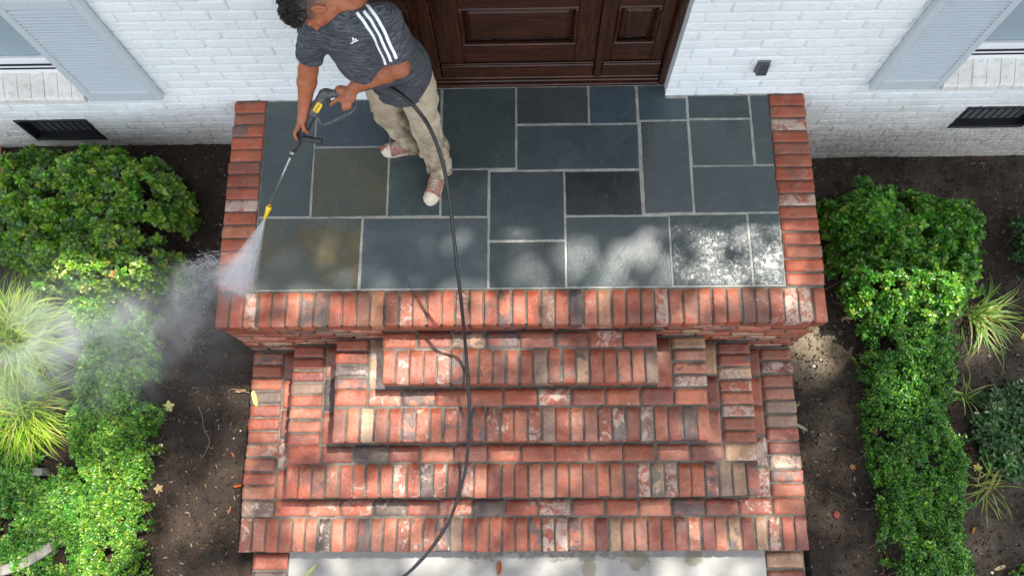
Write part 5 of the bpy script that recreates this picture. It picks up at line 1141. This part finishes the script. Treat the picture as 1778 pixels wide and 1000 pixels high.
# ================================================================== LITTER, STONES, TWIGS
def mulch(seed, n):
    r = np.random.default_rng(seed); P = np.column_stack([r.uniform(-4.4, 4.4, n * 2), r.uniform(-2.0, 1.42, n * 2)])
    keep = (np.abs(P[:, 0]) > 1.79) | ((P[:, 1] < -1.27) & (np.abs(P[:, 0]) > 1.79)); P = P[keep][:n]; m = len(P)
    z = ground_z(P[:, 0], P[:, 1]) + 0.020 * fbm(P * 5, 3, 3) + 0.010 * fbm(P * 26, 9, 3) + 0.004; az = r.uniform(0, 6.28, m)
    L = np.clip(r.gamma(1.5, 0.009, m) + 0.004, 0, 0.038); w = L * r.uniform(0.10, 0.38, m); t = L * r.uniform(0.1, 0.3, m); d = np.column_stack([np.cos(az), np.sin(az), r.normal(0, .35, m)]); s = np.column_stack([-np.sin(az), np.cos(az), r.normal(0, .35, m)])
    c = np.column_stack([P, z + t * 0.5]); V = np.stack([c - d * L[:, None] / 2, c + s * w[:, None] / 2, c + d * L[:, None] / 2, c - s * w[:, None] / 2, c + np.column_stack([0 * t, 0 * t, t])], 1).reshape(-1, 3)
    F = np.array([(0, 3, 4), (3, 2, 4), (2, 1, 4), (1, 0, 4)]); F = (F[None] + (np.arange(m) * 5)[:, None, None]).reshape(-1, 3)
    col = palette_cols(r, m, [(0.040, 0.024, 0.015), (0.08, 0.047, 0.028), (0.15, 0.09, 0.052), (0.24, 0.17, 0.11), (0.30, 0.25, 0.19), (0.02, 0.015, 0.012)], [32, 28, 13, 4, 1.5, 22], 0.3)
    o = link_mesh("mulch", V, F, MAT_CHIP, None, False, dict(bc=('POINT', np.repeat(col, 5, 0)))); tag(o, "dark shredded bark mulch lying on the soil of both beds", "mulch", kind='stuff')
mulch(301, 42000)
def pebbles(seed, n):
    r = np.random.default_rng(seed); T = np.array([(1, 0, 0), (-1, 0, 0), (0, 1, 0), (0, -1, 0), (0, 0, 1), (0, 0, -1)], float); F = np.array([(0, 2, 4), (2, 1, 4), (1, 3, 4), (3, 0, 4), (2, 0, 5), (1, 2, 5), (3, 1, 5), (0, 3, 5)])
    P = np.column_stack([r.uniform(-4.2, 4.2, n * 2), r.uniform(-1.8, 1.4, n * 2)]); P = P[np.abs(P[:, 0]) > 1.82][:n]; m = len(P); S = r.uniform(0.0016, 0.0048, (m, 3)) * np.array([1, 1, 0.6]); S *= np.where(r.random(m) < 0.05, 2.2, 1.0)[:, None]
    z = ground_z(P[:, 0], P[:, 1]) + 0.020 * fbm(P * 5, 3, 3) + 0.010 * fbm(P * 26, 9, 3) + 0.006; V = (np.column_stack([P, z])[:, None] + T[None] * S[:, None] * r.uniform(0.7, 1.3, (m, 6, 1))).reshape(-1, 3)
    col = palette_cols(r, m, [(0.6, 0.58, 0.53), (0.4, 0.38, 0.34), (0.35, 0.25, 0.18)], [4, 3, 2], 0.2)
    o = link_mesh("grit", V, (F[None] + (np.arange(m) * 6)[:, None, None]).reshape(-1, 3), MAT_CHIP, None, False, dict(bc=('POINT', np.repeat(col, 6, 0)))); tag(o, "pale grit and shell crumbs strewn over the dark soil", "grit", kind='stuff')
pebbles(302, 1100)
def surf_z(x, y):
    """height of whatever lies under (x, y)"""
    if abs(x) < CAPW and -0.006 < y < YW: return 0.002
    for k in (1, 2, 3, 4):
        if abs(x) < HW - (4 - k) * 0.313 and y > -k * TREAD: return -k * RISE + 0.001
    if y < -1.262 and -1.71 < x < 1.765: return WZ + 0.001
    P = np.array([[x, y]]); return float(ground_z(x, y) + 0.020 * fbm(P * 5, 3, 3)[0] + 0.010 * fbm(P * 26, 9, 3)[0]) + 0.006
def place_px(u, v):
    z = -0.5
    for _ in range(25): p = at(u, v, z); z = 0.5 * z + 0.5 * surf_z(p[0], p[1])
    p = at(u, v, z); return np.array([p[0], p[1], surf_z(p[0], p[1])])
def fallen_leaf(u, v, size, rot, col, lobed, label, curl=0.25, lift=0.004):
    r = np.random.default_rng(int(u * 7 + v)); out = []
    N = 30
    for i in range(N):
        th = 2 * math.pi * i / N
        if lobed: rad = 0.52 + 0.40 * abs(math.cos(2.5 * th)) ** 1.6 + 0.05 * math.cos(15 * th) - (0.25 if abs(th - math.pi) < 0.25 else 0)
        else: rad = 0.34 / math.sqrt((0.34 * math.cos(th)) ** 2 + math.sin(th) ** 2) * (1 + 0.15 * abs(math.cos(th)) ** 8)
        out.append((rad * math.cos(th), rad * math.sin(th)))
    V = [(0, 0, 0)]; F = []
    for s in (0.5, 1.0):
        for x, y in out: V.append((x * s, y * s, curl * (s ** 2) * (0.35 * abs(y) + 0.3 * r.random() * s)))
    for i in range(N):
        j = (i + 1) % N; F.append((0, 1 + i, 1 + j)); F.append((1 + i, 1 + N + i, 1 + N + j, 1 + j))
    V = np.array(V) * size; V = np.vstack([V, V - [0, 0, 0.0006]]); m = 1 + 2 * N; F += [tuple(x + m for x in f[::-1]) for f in F]
    c, s = math.cos(rot), math.sin(rot); V = np.column_stack([V[:, 0] * c - V[:, 1] * s, V[:, 0] * s + V[:, 1] * c, V[:, 2]])
    st, SF = tube(np.array([[-size * 0.4, 0, .001], [-size * 0.9, size * .05, .004], [-size * 1.35, size * .18, .002]]), size * 0.025 + .0005, 5); st = np.column_stack([st[:, 0] * c - st[:, 1] * s, st[:, 0] * s + st[:, 1] * c, st[:, 2]])
    F = [list(f) for f in F] + [[x + len(V) for x in f] for f in SF]; V = np.vstack([V, st])
    p = place_px(u, v); V = V + p + [0, 0, lift]
    o = link_mesh("fallen_leaf", V - p, F, MAT_DRY, None, True, dict(bc=('POINT', np.tile(np.array(col), (len(V), 1)) * r.uniform(0.8, 1.15, (len(V), 1))))); o.location = p
    tag(o, label, "fallen leaf")
fallen_leaf(293, 706, 0.045, 0.4, (0.66, 0.58, 0.24), True, "pale yellow maple leaf lying flat on the dark soil below the mist")
fallen_leaf(276, 848, 0.035, 1.9, (0.46, 0.31, 0.18), True, "crumpled tan leaf on the soil beside the left hedge strip")
fallen_leaf(308, 516, 0.032, 0.9, (0.38, 0.22, 0.11), True, "brown lobed leaf on the soil between the left holly bush and the landing")
fallen_leaf(334, 462, 0.026, 2.9, (0.30, 0.22, 0.13), True, "dull brown leaf on the soil right under the water splash")
fallen_leaf(414, 843, 0.026, 0.2, (0.36, 0.075, 0.02), False, "rust-red curled leaf against the left side of the bottom step", 1.2)
fallen_leaf(399, 886, 0.022, 1.2, (0.26, 0.10, 0.07), False, "dark reddish leaf on the soil near the lower left step corner", 0.8)
fallen_leaf(405, 789, 0.018, 2.2, (0.34, 0.09, 0.04), False, "small red-brown leaf scrap on the soil left of the steps", 0.6)
fallen_leaf(443, 692, 0.048, 1.9, (0.44, 0.44, 0.17), False, "slender yellow-green leaf on the left end of the bottom step", 0.5)
fallen_leaf(419, 679, 0.030, 0.1, (0.50, 0.31, 0.13), False, "tan curled leaf on the soil touching the left side of the steps", 1.5)
fallen_leaf(541, 990, 0.042, 0.8, (0.40, 0.42, 0.19), False, "green-yellow leaf on the concrete walk near its left brick edging", 0.5)
fallen_leaf(867, 985, 0.040, 1.5, (0.34, 0.11, 0.04), False, "curled rust-brown leaf on the damp part of the concrete walk", 1.6)
fallen_leaf(1518, 750, 0.030, 0.6, (0.44, 0.36, 0.13), True, "yellowish star-shaped leaf at the soil edge of the right hedge strip")
fallen_leaf(1480, 810, 0.022, 0.6, (0.30, 0.15, 0.07), True, "small brown leaf in the middle of the right-hand bare soil")
fallen_leaf(1392, 742, 0.034, 2.6, (0.36, 0.33, 0.24), False, "grey-green leaf leaning against the right side of the steps", 0.6)
fallen_leaf(1385, 703, 0.015, 0.6, (0.42, 0.42, 0.06), False, "tiny bright yellow-green leaf beside the right side of the steps", 0.6)
fallen_leaf(1453, 446, 0.036, 2.2, (0.30, 0.24, 0.15), False, "tan leaf on shaded soil between the landing and the right bush", 0.8)
fallen_leaf(1697, 812, 0.034, 1.3, (0.36, 0.33, 0.10), True, "olive-yellow maple leaf beside the weedy grass tuft on the right")
fallen_leaf(1690, 920, 0.020, 1.0, (0.52, 0.24, 0.03), False, "bright orange leaf at the outer edge of the right hedge strip", 0.8)
fallen_leaf(1776, 583, 0.025, 1.0, (0.55, 0.30, 0.10), False, "orange leaf at the tips of the sprawling grass tuft", 0.8)
fallen_leaf(1735, 985, 0.034, 0.3, (0.44, 0.35, 0.22), False, "large tan leaf on the ground in the lower right corner", 0.8)
def clod(u, v, s, col, label, name, cat, mat=None):
    r = np.random.default_rng(int(u + v)); n = 10; V = []; F = []
    for i in range(1, 6):
        for j in range(n):
            th = math.pi * i / 6; ph = 2 * math.pi * j / n; V.append((math.sin(th) * math.cos(ph), math.sin(th) * math.sin(ph), math.cos(th)))
    V = [(0, 0, 1)] + V + [(0, 0, -1)]; V = np.array(V); V *= 1 + 0.18 * vnoise(V * 1.7 + u, 3)[:, None]; V = V * np.array(s)
    for j in range(n): k = (j + 1) % n; F.append((0, 1 + j, 1 + k)); F.append((1 + 4 * n + j, len(V) - 1, 1 + 4 * n + k))
    for i in range(4):
        for j in range(n): k = (j + 1) % n; a = 1 + i * n; F.append((a + j, a + n + j, a + n + k, a + k))
    p = place_px(u, v); o = link_mesh(name, V, F, mat or MAT_DRY, None, True, dict(bc=('POINT', np.tile(np.array(col), (len(V), 1))))); o.location = p + [0, 0, s[2] * 0.5]; tag(o, label, cat)
clod(279, 773, (0.018, 0.013, 0.008), (0.68, 0.65, 0.58), "large chalky white chip on the soil left of the steps", "stone_chip", "chip")
clod(277, 786, (0.008, 0.009, 0.006), (0.68, 0.65, 0.58), "small white chip just below the larger chalky chip", "stone_chip", "chip")
clod(1413, 636, (0.013, 0.010, 0.006), (0.66, 0.64, 0.58), "white crumb on the sandy soil beside the right side of the steps", "stone_chip", "chip")
clod(1425, 625, (0.008, 0.008, 0.005), (0.66, 0.64, 0.58), "smaller white crumb up and right of its neighbour on sandy soil", "stone_chip", "chip")
clod(1452, 893, (0.022, 0.026, 0.010), (0.17, 0.04, 0.03), "broken red brick fragment half sunk in the right-hand soil", "brick_fragment", "brick fragment")
def twig(pts, rad, label, z0=0.004):
    P = [place_px(u, v) + [0, 0, z0 + dz] for u, v, dz in pts]; V, F = tube(spline(P, 5), rad, 6); o = link_mesh("twig", V - P[0], F, plain("pale_twig", (0.22, 0.16, 0.11), 0.8, var=0.3), None, True); o.location = P[0]; tag(o, label, "twig")
twig([(345, 705, 0), (352, 722, .01), (356, 745, .015), (365, 765, .01), (358, 785, .01), (348, 798, 0)], 0.0016, "long thin bent twig lying on the soil left of the steps")
twig([(395, 680, 0), (408, 676, .01), (434, 682, .0)], 0.0028, "short brown twig pointing at the side of the bottom step")
twig([(1590, 575, .2), (1600, 560, .2)], 0.001, "tiny twig in the right bush") if False else None
# edging stones in the lower left
def edging(u, v, L, W_, H, rot, label):
    p = place_px(u, v); mb = MB(); r = np.random.default_rng(int(u * 3 + v)); nx_, ny_ = 8, 5; V = []; F = []
    for j, zz in enumerate((0, 1)):
        for a in range(20):
            th = 2 * math.pi * a / 20; e = 0.35; x = np.sign(math.cos(th)) * abs(math.cos(th)) ** e; y = np.sign(math.sin(th)) * abs(math.sin(th)) ** e; k = 1 + 0.05 * r.normal()
            V.append((x * L / 2 * k * (1 - .05 * j), y * W_ / 2 * k * (1 - .08 * j), zz * H))
    V.append((0, 0, H * 1.03)); 
    for a in range(20): b = (a + 1) % 20; F.append((a, b, 20 + b, 20 + a)); F.append((20 + a, 20 + b, 40))
    V = np.array(V); c, s = math.cos(rot), math.sin(rot); V = np.column_stack([V[:, 0] * c - V[:, 1] * s, V[:, 0] * s + V[:, 1] * c, V[:, 2] - 0.02]); o = link_mesh("edging_stone", V, F, MAT_STONE, None, False); o.location = p; tag(o, label, "edging stone", "edging stones in the lower left bed")
edging(62, 820, 0.17, 0.055, 0.09, 0.02, "grey edging stone lying level just below the grass clumps")
edging(82, 845, 0.10, 0.045, 0.07, 0.2, "short dark edging stone under the level one")
edging(84, 958, 0.15, 0.07, 0.11, 0.55, "pale edging stone at the top of the slanting lower row")
edging(58, 974, 0.14, 0.06, 0.10, 0.5, "pale edging stone in the middle of the slanting lower row")
edging(28, 985, 0.14, 0.065, 0.10, 0.3, "pale edging stone at the outer end of the slanting lower row")
edging(100, 930, 0.09, 0.05, 0.10, 0.9, "small pale edging stone half under the hedge strip")

# ================================================================== SHADE TREE behind the house (only its shadow reaches the picture)
def light_map(x, y):
    """how much sun the crown lets through towards the ground point (x, y): gaps set by hand to shape the sun patches"""
    L = np.full(len(x), 0.07)
    for (u, v, su, sv, a, z) in LIGHTS:
        p = at(u, v, z); sx = su / 300.0; sy = sv / 285.0; L = np.maximum(L, a * np.exp(-(((x - (p[0] - SUN[0] / SUN[2] * z)) / sx) ** 2 + ((y - (p[1] - SUN[1] / SUN[2] * z)) / sy) ** 2)))
    return L
# (px, py, radius x, radius y, openness, height of the lit surface)
LIGHTS = [(1090, 450, 70, 40, 1.0, 0), (915, 465, 55, 35, .85, 0), (1230, 470, 70, 60, .9, 0), (1370, 480, 50, 80, 1.2, 0), (560, 440, 70, 50, .45, 0), (700, 470, 60, 35, .35, 0),
          (560, 530, 150, 35, .75, 0), (820, 530, 110, 35, 1.1, 0), (960, 530, 50, 35, .8, 0), (1060, 530, 40, 30, .8, 0), (1300, 530, 130, 35, .9, 0),
          (560, 690, 200, 130, 1.0, -.5), (760, 620, 110, 60, .9, -.2), (480, 640, 60, 60, .8, -.6), (720, 870, 170, 90, .9, -.6), (560, 900, 130, 60, .95, -.7), (880, 600, 90, 40, .7, -.2), (930, 860, 120, 50, .6, -.6),
          (1040, 720, 60, 60, .45, -.36), (1080, 600, 60, 25, .6, -.2), (1200, 590, 80, 25, .5, -.2), (1250, 770, 70, 40, .6, -.4), (1370, 800, 40, 70, 1.1, -.7), (1150, 900, 140, 50, .65, -.7), (1340, 900, 60, 50, .7, -.7), (860, 760, 90, 50, .55, -.36),
          (150, 430, 150, 80, 1.3, -.2), (40, 560, 130, 110, 1.4, -.5), (50, 740, 110, 60, 1.1, -.7), (170, 900, 110, 120, 1.3, -.6), (230, 620, 60, 70, .5, -.6), (40, 900, 70, 80, .7, -.8), (330, 880, 80, 130, .8, -.9), (390, 960, 50, 40, .5, -.9), (330, 640, 60, 50, .4, -.9),
          (1600, 465, 150, 85, 1.4, -.4), (1560, 560, 60, 50, .8, -.65), (1710, 560, 80, 60, 1.0, -.9), (1400, 605, 45, 38, 1.3, -.93), (1425, 800, 40, 70, .8, -.93), (1440, 900, 55, 70, .65, -.93), (1590, 720, 60, 160, .16, -.65), (1620, 940, 60, 90, .14, -.65), (1740, 920, 60, 70, .5, -.93), (1760, 690, 30, 25, .3, -.9),
          (700, 985, 420, 28, 1.1, -.89), (1200, 985, 160, 28, .9, -.89)]
def shade_tree():
    r = np.random.default_rng(77); n = 27000; H0, H1 = 6.2, 8.6
    x = r.uniform(-5.5, 5.0, n); y = r.uniform(-3.2, 2.2, n); z = r.uniform(H0, H1, n); keep = r.random(n) > np.clip(light_map(x, y), 0, 1) ** 0.6 * 1.15  # unseen crown thinned by the light map, so its gaps shape the sun patches
    P2 = np.column_stack([x, y]); keep &= fbm(P2 * 2.6, 41, 3) > -0.42
    x, y, z = x[keep], y[keep], z[keep]; m = len(x); P = np.column_stack([x + SUN[0] / SUN[2] * z, y + SUN[1] / SUN[2] * z, z])
    ctr = P.mean(0); trunk_xy = np.array([9.0, 10.5]); root = empty("shade_tree", (trunk_xy[0], trunk_xy[1], -1.0)); tag(root, "tall leafy tree behind the house that dapples the stoop with shade", "tree")
    az = r.uniform(0, 6.28, m); el = r.normal(0, 0.5, m); D = np.column_stack([np.cos(az) * np.cos(el), np.sin(az) * np.cos(el), np.sin(el)])
    leaves_mesh("crown", P, D, r.normal(0, 0.6, m), r.uniform(0.13, 0.2, m), palette_cols(r, m, [(0.05, 0.13, 0.02), (0.07, 0.17, 0.03)], [1, 1]), 'small', MAT_GRASS, root)
    mb = MB(); base = np.array([trunk_xy[0], trunk_xy[1], -1.0]); fork = np.array([8.0, 9.0, 5.2]); mb.tube(spline([base, [9.0, 10.2, 2.0], fork], 6), np.linspace(0.30, 0.2, 13), 12)
    mb.build("trunk", MAT_TWIG, root)
    lb = MB()
    for k in range(14):
        tgt = ctr + np.array([r.uniform(-4.5, 4.5), r.uniform(-2.2, 2.4), r.uniform(-.8, .8)]); mid = (fork + tgt) / 2 + np.array([0, 0, 1.0 + r.random()]); sp = spline([fork, mid, tgt], 8); lb.tube(sp, np.linspace(0.09, 0.012, len(sp)), 7)
    lb.build("limbs", MAT_TWIG, root)
shade_tree()

# ================================================================== WATER: the fan-shaped jet, its splash and the drifting mist
def volume_mat(name, build, color=(0.95, 0.97, 1.0), aniso=0.2):
    m = bpy.data.materials.new(name); m.use_nodes = True; t = m.node_tree; t.nodes.clear(); out = t.nodes.new("ShaderNodeOutputMaterial"); v = t.nodes.new("ShaderNodeVolumePrincipled")
    v.inputs["Color"].default_value = (*color, 1); v.inputs["Anisotropy"].default_value = aniso; t.links.new(v.outputs[0], out.inputs["Volume"])
    k = M.__new__(M); k.m = m; k.t = t; k.n = t.nodes; k.out = out; t.links.new(build(k), v.inputs["Density"]); return m
# jet: local x along the fan, y across it, z through its thickness
jb0, jb1 = A_(445, 505, .004), A_(372, 500, -.004); jc = (jb0 + jb1) / 2; fx = unit(jc - NZ1); fy = jb1 - jb0; fy = unit(fy - fx * (fy @ fx)); fz = np.cross(fx, fy); JL = np.linalg.norm(jc - NZ1); JW = np.linalg.norm(jb1 - jb0) / 2
def jet_density(k):
    co = k.coord("Object"); x, y, z = k.sep(co); xs = k.math('ADD', x, 0.02); a = k.math('DIVIDE', y, xs); b = k.math('DIVIDE', z, k.math('ADD', k.math('MULTIPLY', x, 0.16), 0.006)); c = k.node("ShaderNodeCombineXYZ"); k.L(k.math('MULTIPLY', a, 26.0), c.inputs[0]); k.L(k.math('MULTIPLY', x, 9.0), c.inputs[1]); k.L(k.math('MULTIPLY', z, 30.0), c.inputs[2])
    n = k.maprange(k.noise(1.0, 4, 0.65, c.outputs[0]), 0.36, 0.68, 0.12, 1.5); e = k.maprange(k.math('ABSOLUTE', a), JW / JL * 0.45, JW / JL * 1.0, 1, 0); core = k.maprange(k.math('ABSOLUTE', b), 0.1, 1.0, 1, 0)
    d = k.math('MULTIPLY', k.math('MULTIPLY', n, e), core); return k.math('MULTIPLY', d, k.math('DIVIDE', 6.5, k.math('ADD', x, 0.02)))
jm = volume_mat("spray_water", jet_density)
spray = empty("water_spray", tuple(NZ1)); tag(spray, "white fan of water jetting from the yellow nozzle onto the brick edge", "water spray", kind='stuff')
mb = MB(); V = []; K = 12
for i in range(K + 1):
    x = JL * 1.02 * i / K; w = 0.008 + JW * 1.05 * i / K; t = 0.006 + 0.16 * x
    V += [(x, -w, -t), (x, w, -t), (x, w, t), (x, -w, t)]
F = [(3, 2, 1, 0), (4 * K, 4 * K + 1, 4 * K + 2, 4 * K + 3)]
for i in range(K):
    for j in range(4): j2 = (j + 1) % 4; F.append((4 * i + j, 4 * i + j2, 4 * i + 4 + j2, 4 * i + 4 + j))
me = bpy.data.meshes.new("jet"); me.from_pydata(V, [], F); me.update(); me.materials.append(jm); jo = bpy.data.objects.new("jet", me); COL.objects.link(jo); jo.parent = spray
R3 = Matrix((Vector(fx), Vector(fy), Vector(fz))).transposed(); jo.matrix_local = R3.to_4x4()
# droplets and streaks
def drop_mat():
    k = M("water_drops", 0.15, (0.86, 0.89, 0.92)); k.b.inputs["Transmission Weight"].default_value = 0.25; return k.m
MAT_DROP = drop_mat()
def drops(name, P, D, L, W_, parent):
    T = np.array([(-1, 0, 0), (1, 0, 0), (0, 1, 0), (0, -1, 0), (0, 0, 1), (0, 0, -1)], float) * 0.5; Fo = np.array([(1, 2, 4), (2, 0, 4), (0, 3, 4), (3, 1, 4), (2, 1, 5), (0, 2, 5), (3, 0, 5), (1, 3, 5)])
    ax, y, z = frames_from(D, np.zeros(len(P))); V = P[:, None] + T[None, :, :1] * (ax * L[:, None])[:, None] + T[None, :, 1:2] * (y * W_[:, None])[:, None] + T[None, :, 2:] * (z * W_[:, None])[:, None]
    return link_mesh(name, V.reshape(-1, 3), (Fo[None] + (np.arange(len(P)) * 6)[:, None, None]).reshape(-1, 3), MAT_DROP, parent, True)
r = np.random.default_rng(9); n = 2600; x = JL * np.sqrt(r.uniform(0.01, 1, n)); a = np.clip(r.normal(0, 0.42, n), -1.05, 1.05) * JW / JL; P = NZ1 + x[:, None] * fx + (x * a)[:, None] * fy + (r.normal(0, 0.028, n) * x)[:, None] * fz; D = fx + a[:, None] * fy
drops("spray_drops", P, D, r.uniform(.004, .022, n), r.uniform(.0006, .0013, n), spray)
# splash: ricochet streams leaving the brick edge towards the bed on the left
src = [(A_(385, 455, .02), A_(318, 468, -.05), .022, 420), (A_(380, 472, .02), A_(300, 530, -.30), .040, 1500), (A_(378, 488, .02), A_(318, 575, -.55), .055, 1300), (A_(392, 440, .02), A_(345, 452, .05), .02, 160), (A_(405, 470, .03), A_(380, 480, .02), .04, 400)]
PP = []; DD = []
for s0, s1, wd, m in src:
    t = r.uniform(0, 1, m) ** 0.8; d = s1 - s0; side = unit(np.cross(d, [0, 0, 1])); j = r.normal(0, 1, m); p = s0 + t[:, None] * d + (j * wd * (0.25 + 1.2 * t))[:, None] * side; p[:, 2] += r.normal(0, 0.02, m) * (0.3 + t) + 0.10 * t * (1 - t); PP.append(p); DD.append(np.tile(unit(d), (m, 1)) + (j * 0.28)[:, None] * side)
PP = np.concatenate(PP); DD = np.concatenate(DD); m = len(PP); drops("splash_drops", PP, DD, r.uniform(.004, .020, m) * (r.random(m) < .6) + .003, r.uniform(.0007, .0018, m), spray)
def gauss(k, x, y, z, c, s):
    q = 0
    acc = None
    for v_, c_, s_ in ((x, c[0], s[0]), (y, c[1], s[1]), (z, c[2], s[2])):
        d = k.math('DIVIDE', k.math('SUBTRACT', v_, c_), s_); d = k.math('MULTIPLY', d, d); acc = d if acc is None else k.math('ADD', acc, d)
    return k.math('EXPONENT', k.math('MULTIPLY', acc, -1.0))
BL = [(A_(345, 505, -.2), (.18, .12, .14), 2.0), (A_(360, 470, -.02), (.13, .045, .05), 8.0), (A_(300, 565, -.5), (.24, .20, .2), .8), (A_(375, 600, -.7), (.20, .14, .14), .5), (A_(205, 560, -.4), (.50, .26, .16), 2.2), (A_(90, 600, -.4), (.45, .26, .16), 2.8), (A_(10, 640, -.4), (.35, .20, .15), 1.7), (A_(180, 660, -.45), (.35, .14, .12), 1.1), (A_(410, 480, .05), (.10, .12, .05), 9.0)]
def mist_density(k):
    x, y, z = k.sep(k.coord("Object")); tot = None
    for c, s, a in BL:
        g = k.math('MULTIPLY', gauss(k, x, y, z, c - MISTC, s), a); tot = g if tot is None else k.math('ADD', tot, g)
    n = k.maprange(k.noise(4.2, 4, 0.6, k.coord("Object"), 0.8), 0.40, 0.66, 0.05, 1.15); return k.math('MULTIPLY', tot, n)
MISTC = np.array([-2.85, 0.15, -0.35])
mist = empty("water_mist", tuple(MISTC)); tag(mist, "soft white mist drifting from the spray over the grass and hedge on the left", "mist", kind='stuff')
me = bpy.data.meshes.new("mist_cloud"); b = MB(); b.box((-1.25, -.75, -.5), (1.45, .75, .52)); me.from_pydata([tuple(v) for v in np.concatenate(b.v)], [], b.f); me.materials.append(volume_mat("drifting_mist", mist_density)); mo = bpy.data.objects.new("mist_cloud", me); COL.objects.link(mo); mo.parent = mist
# thin film of water glistening where the jet strikes the bricks is the bricks' own wet gloss
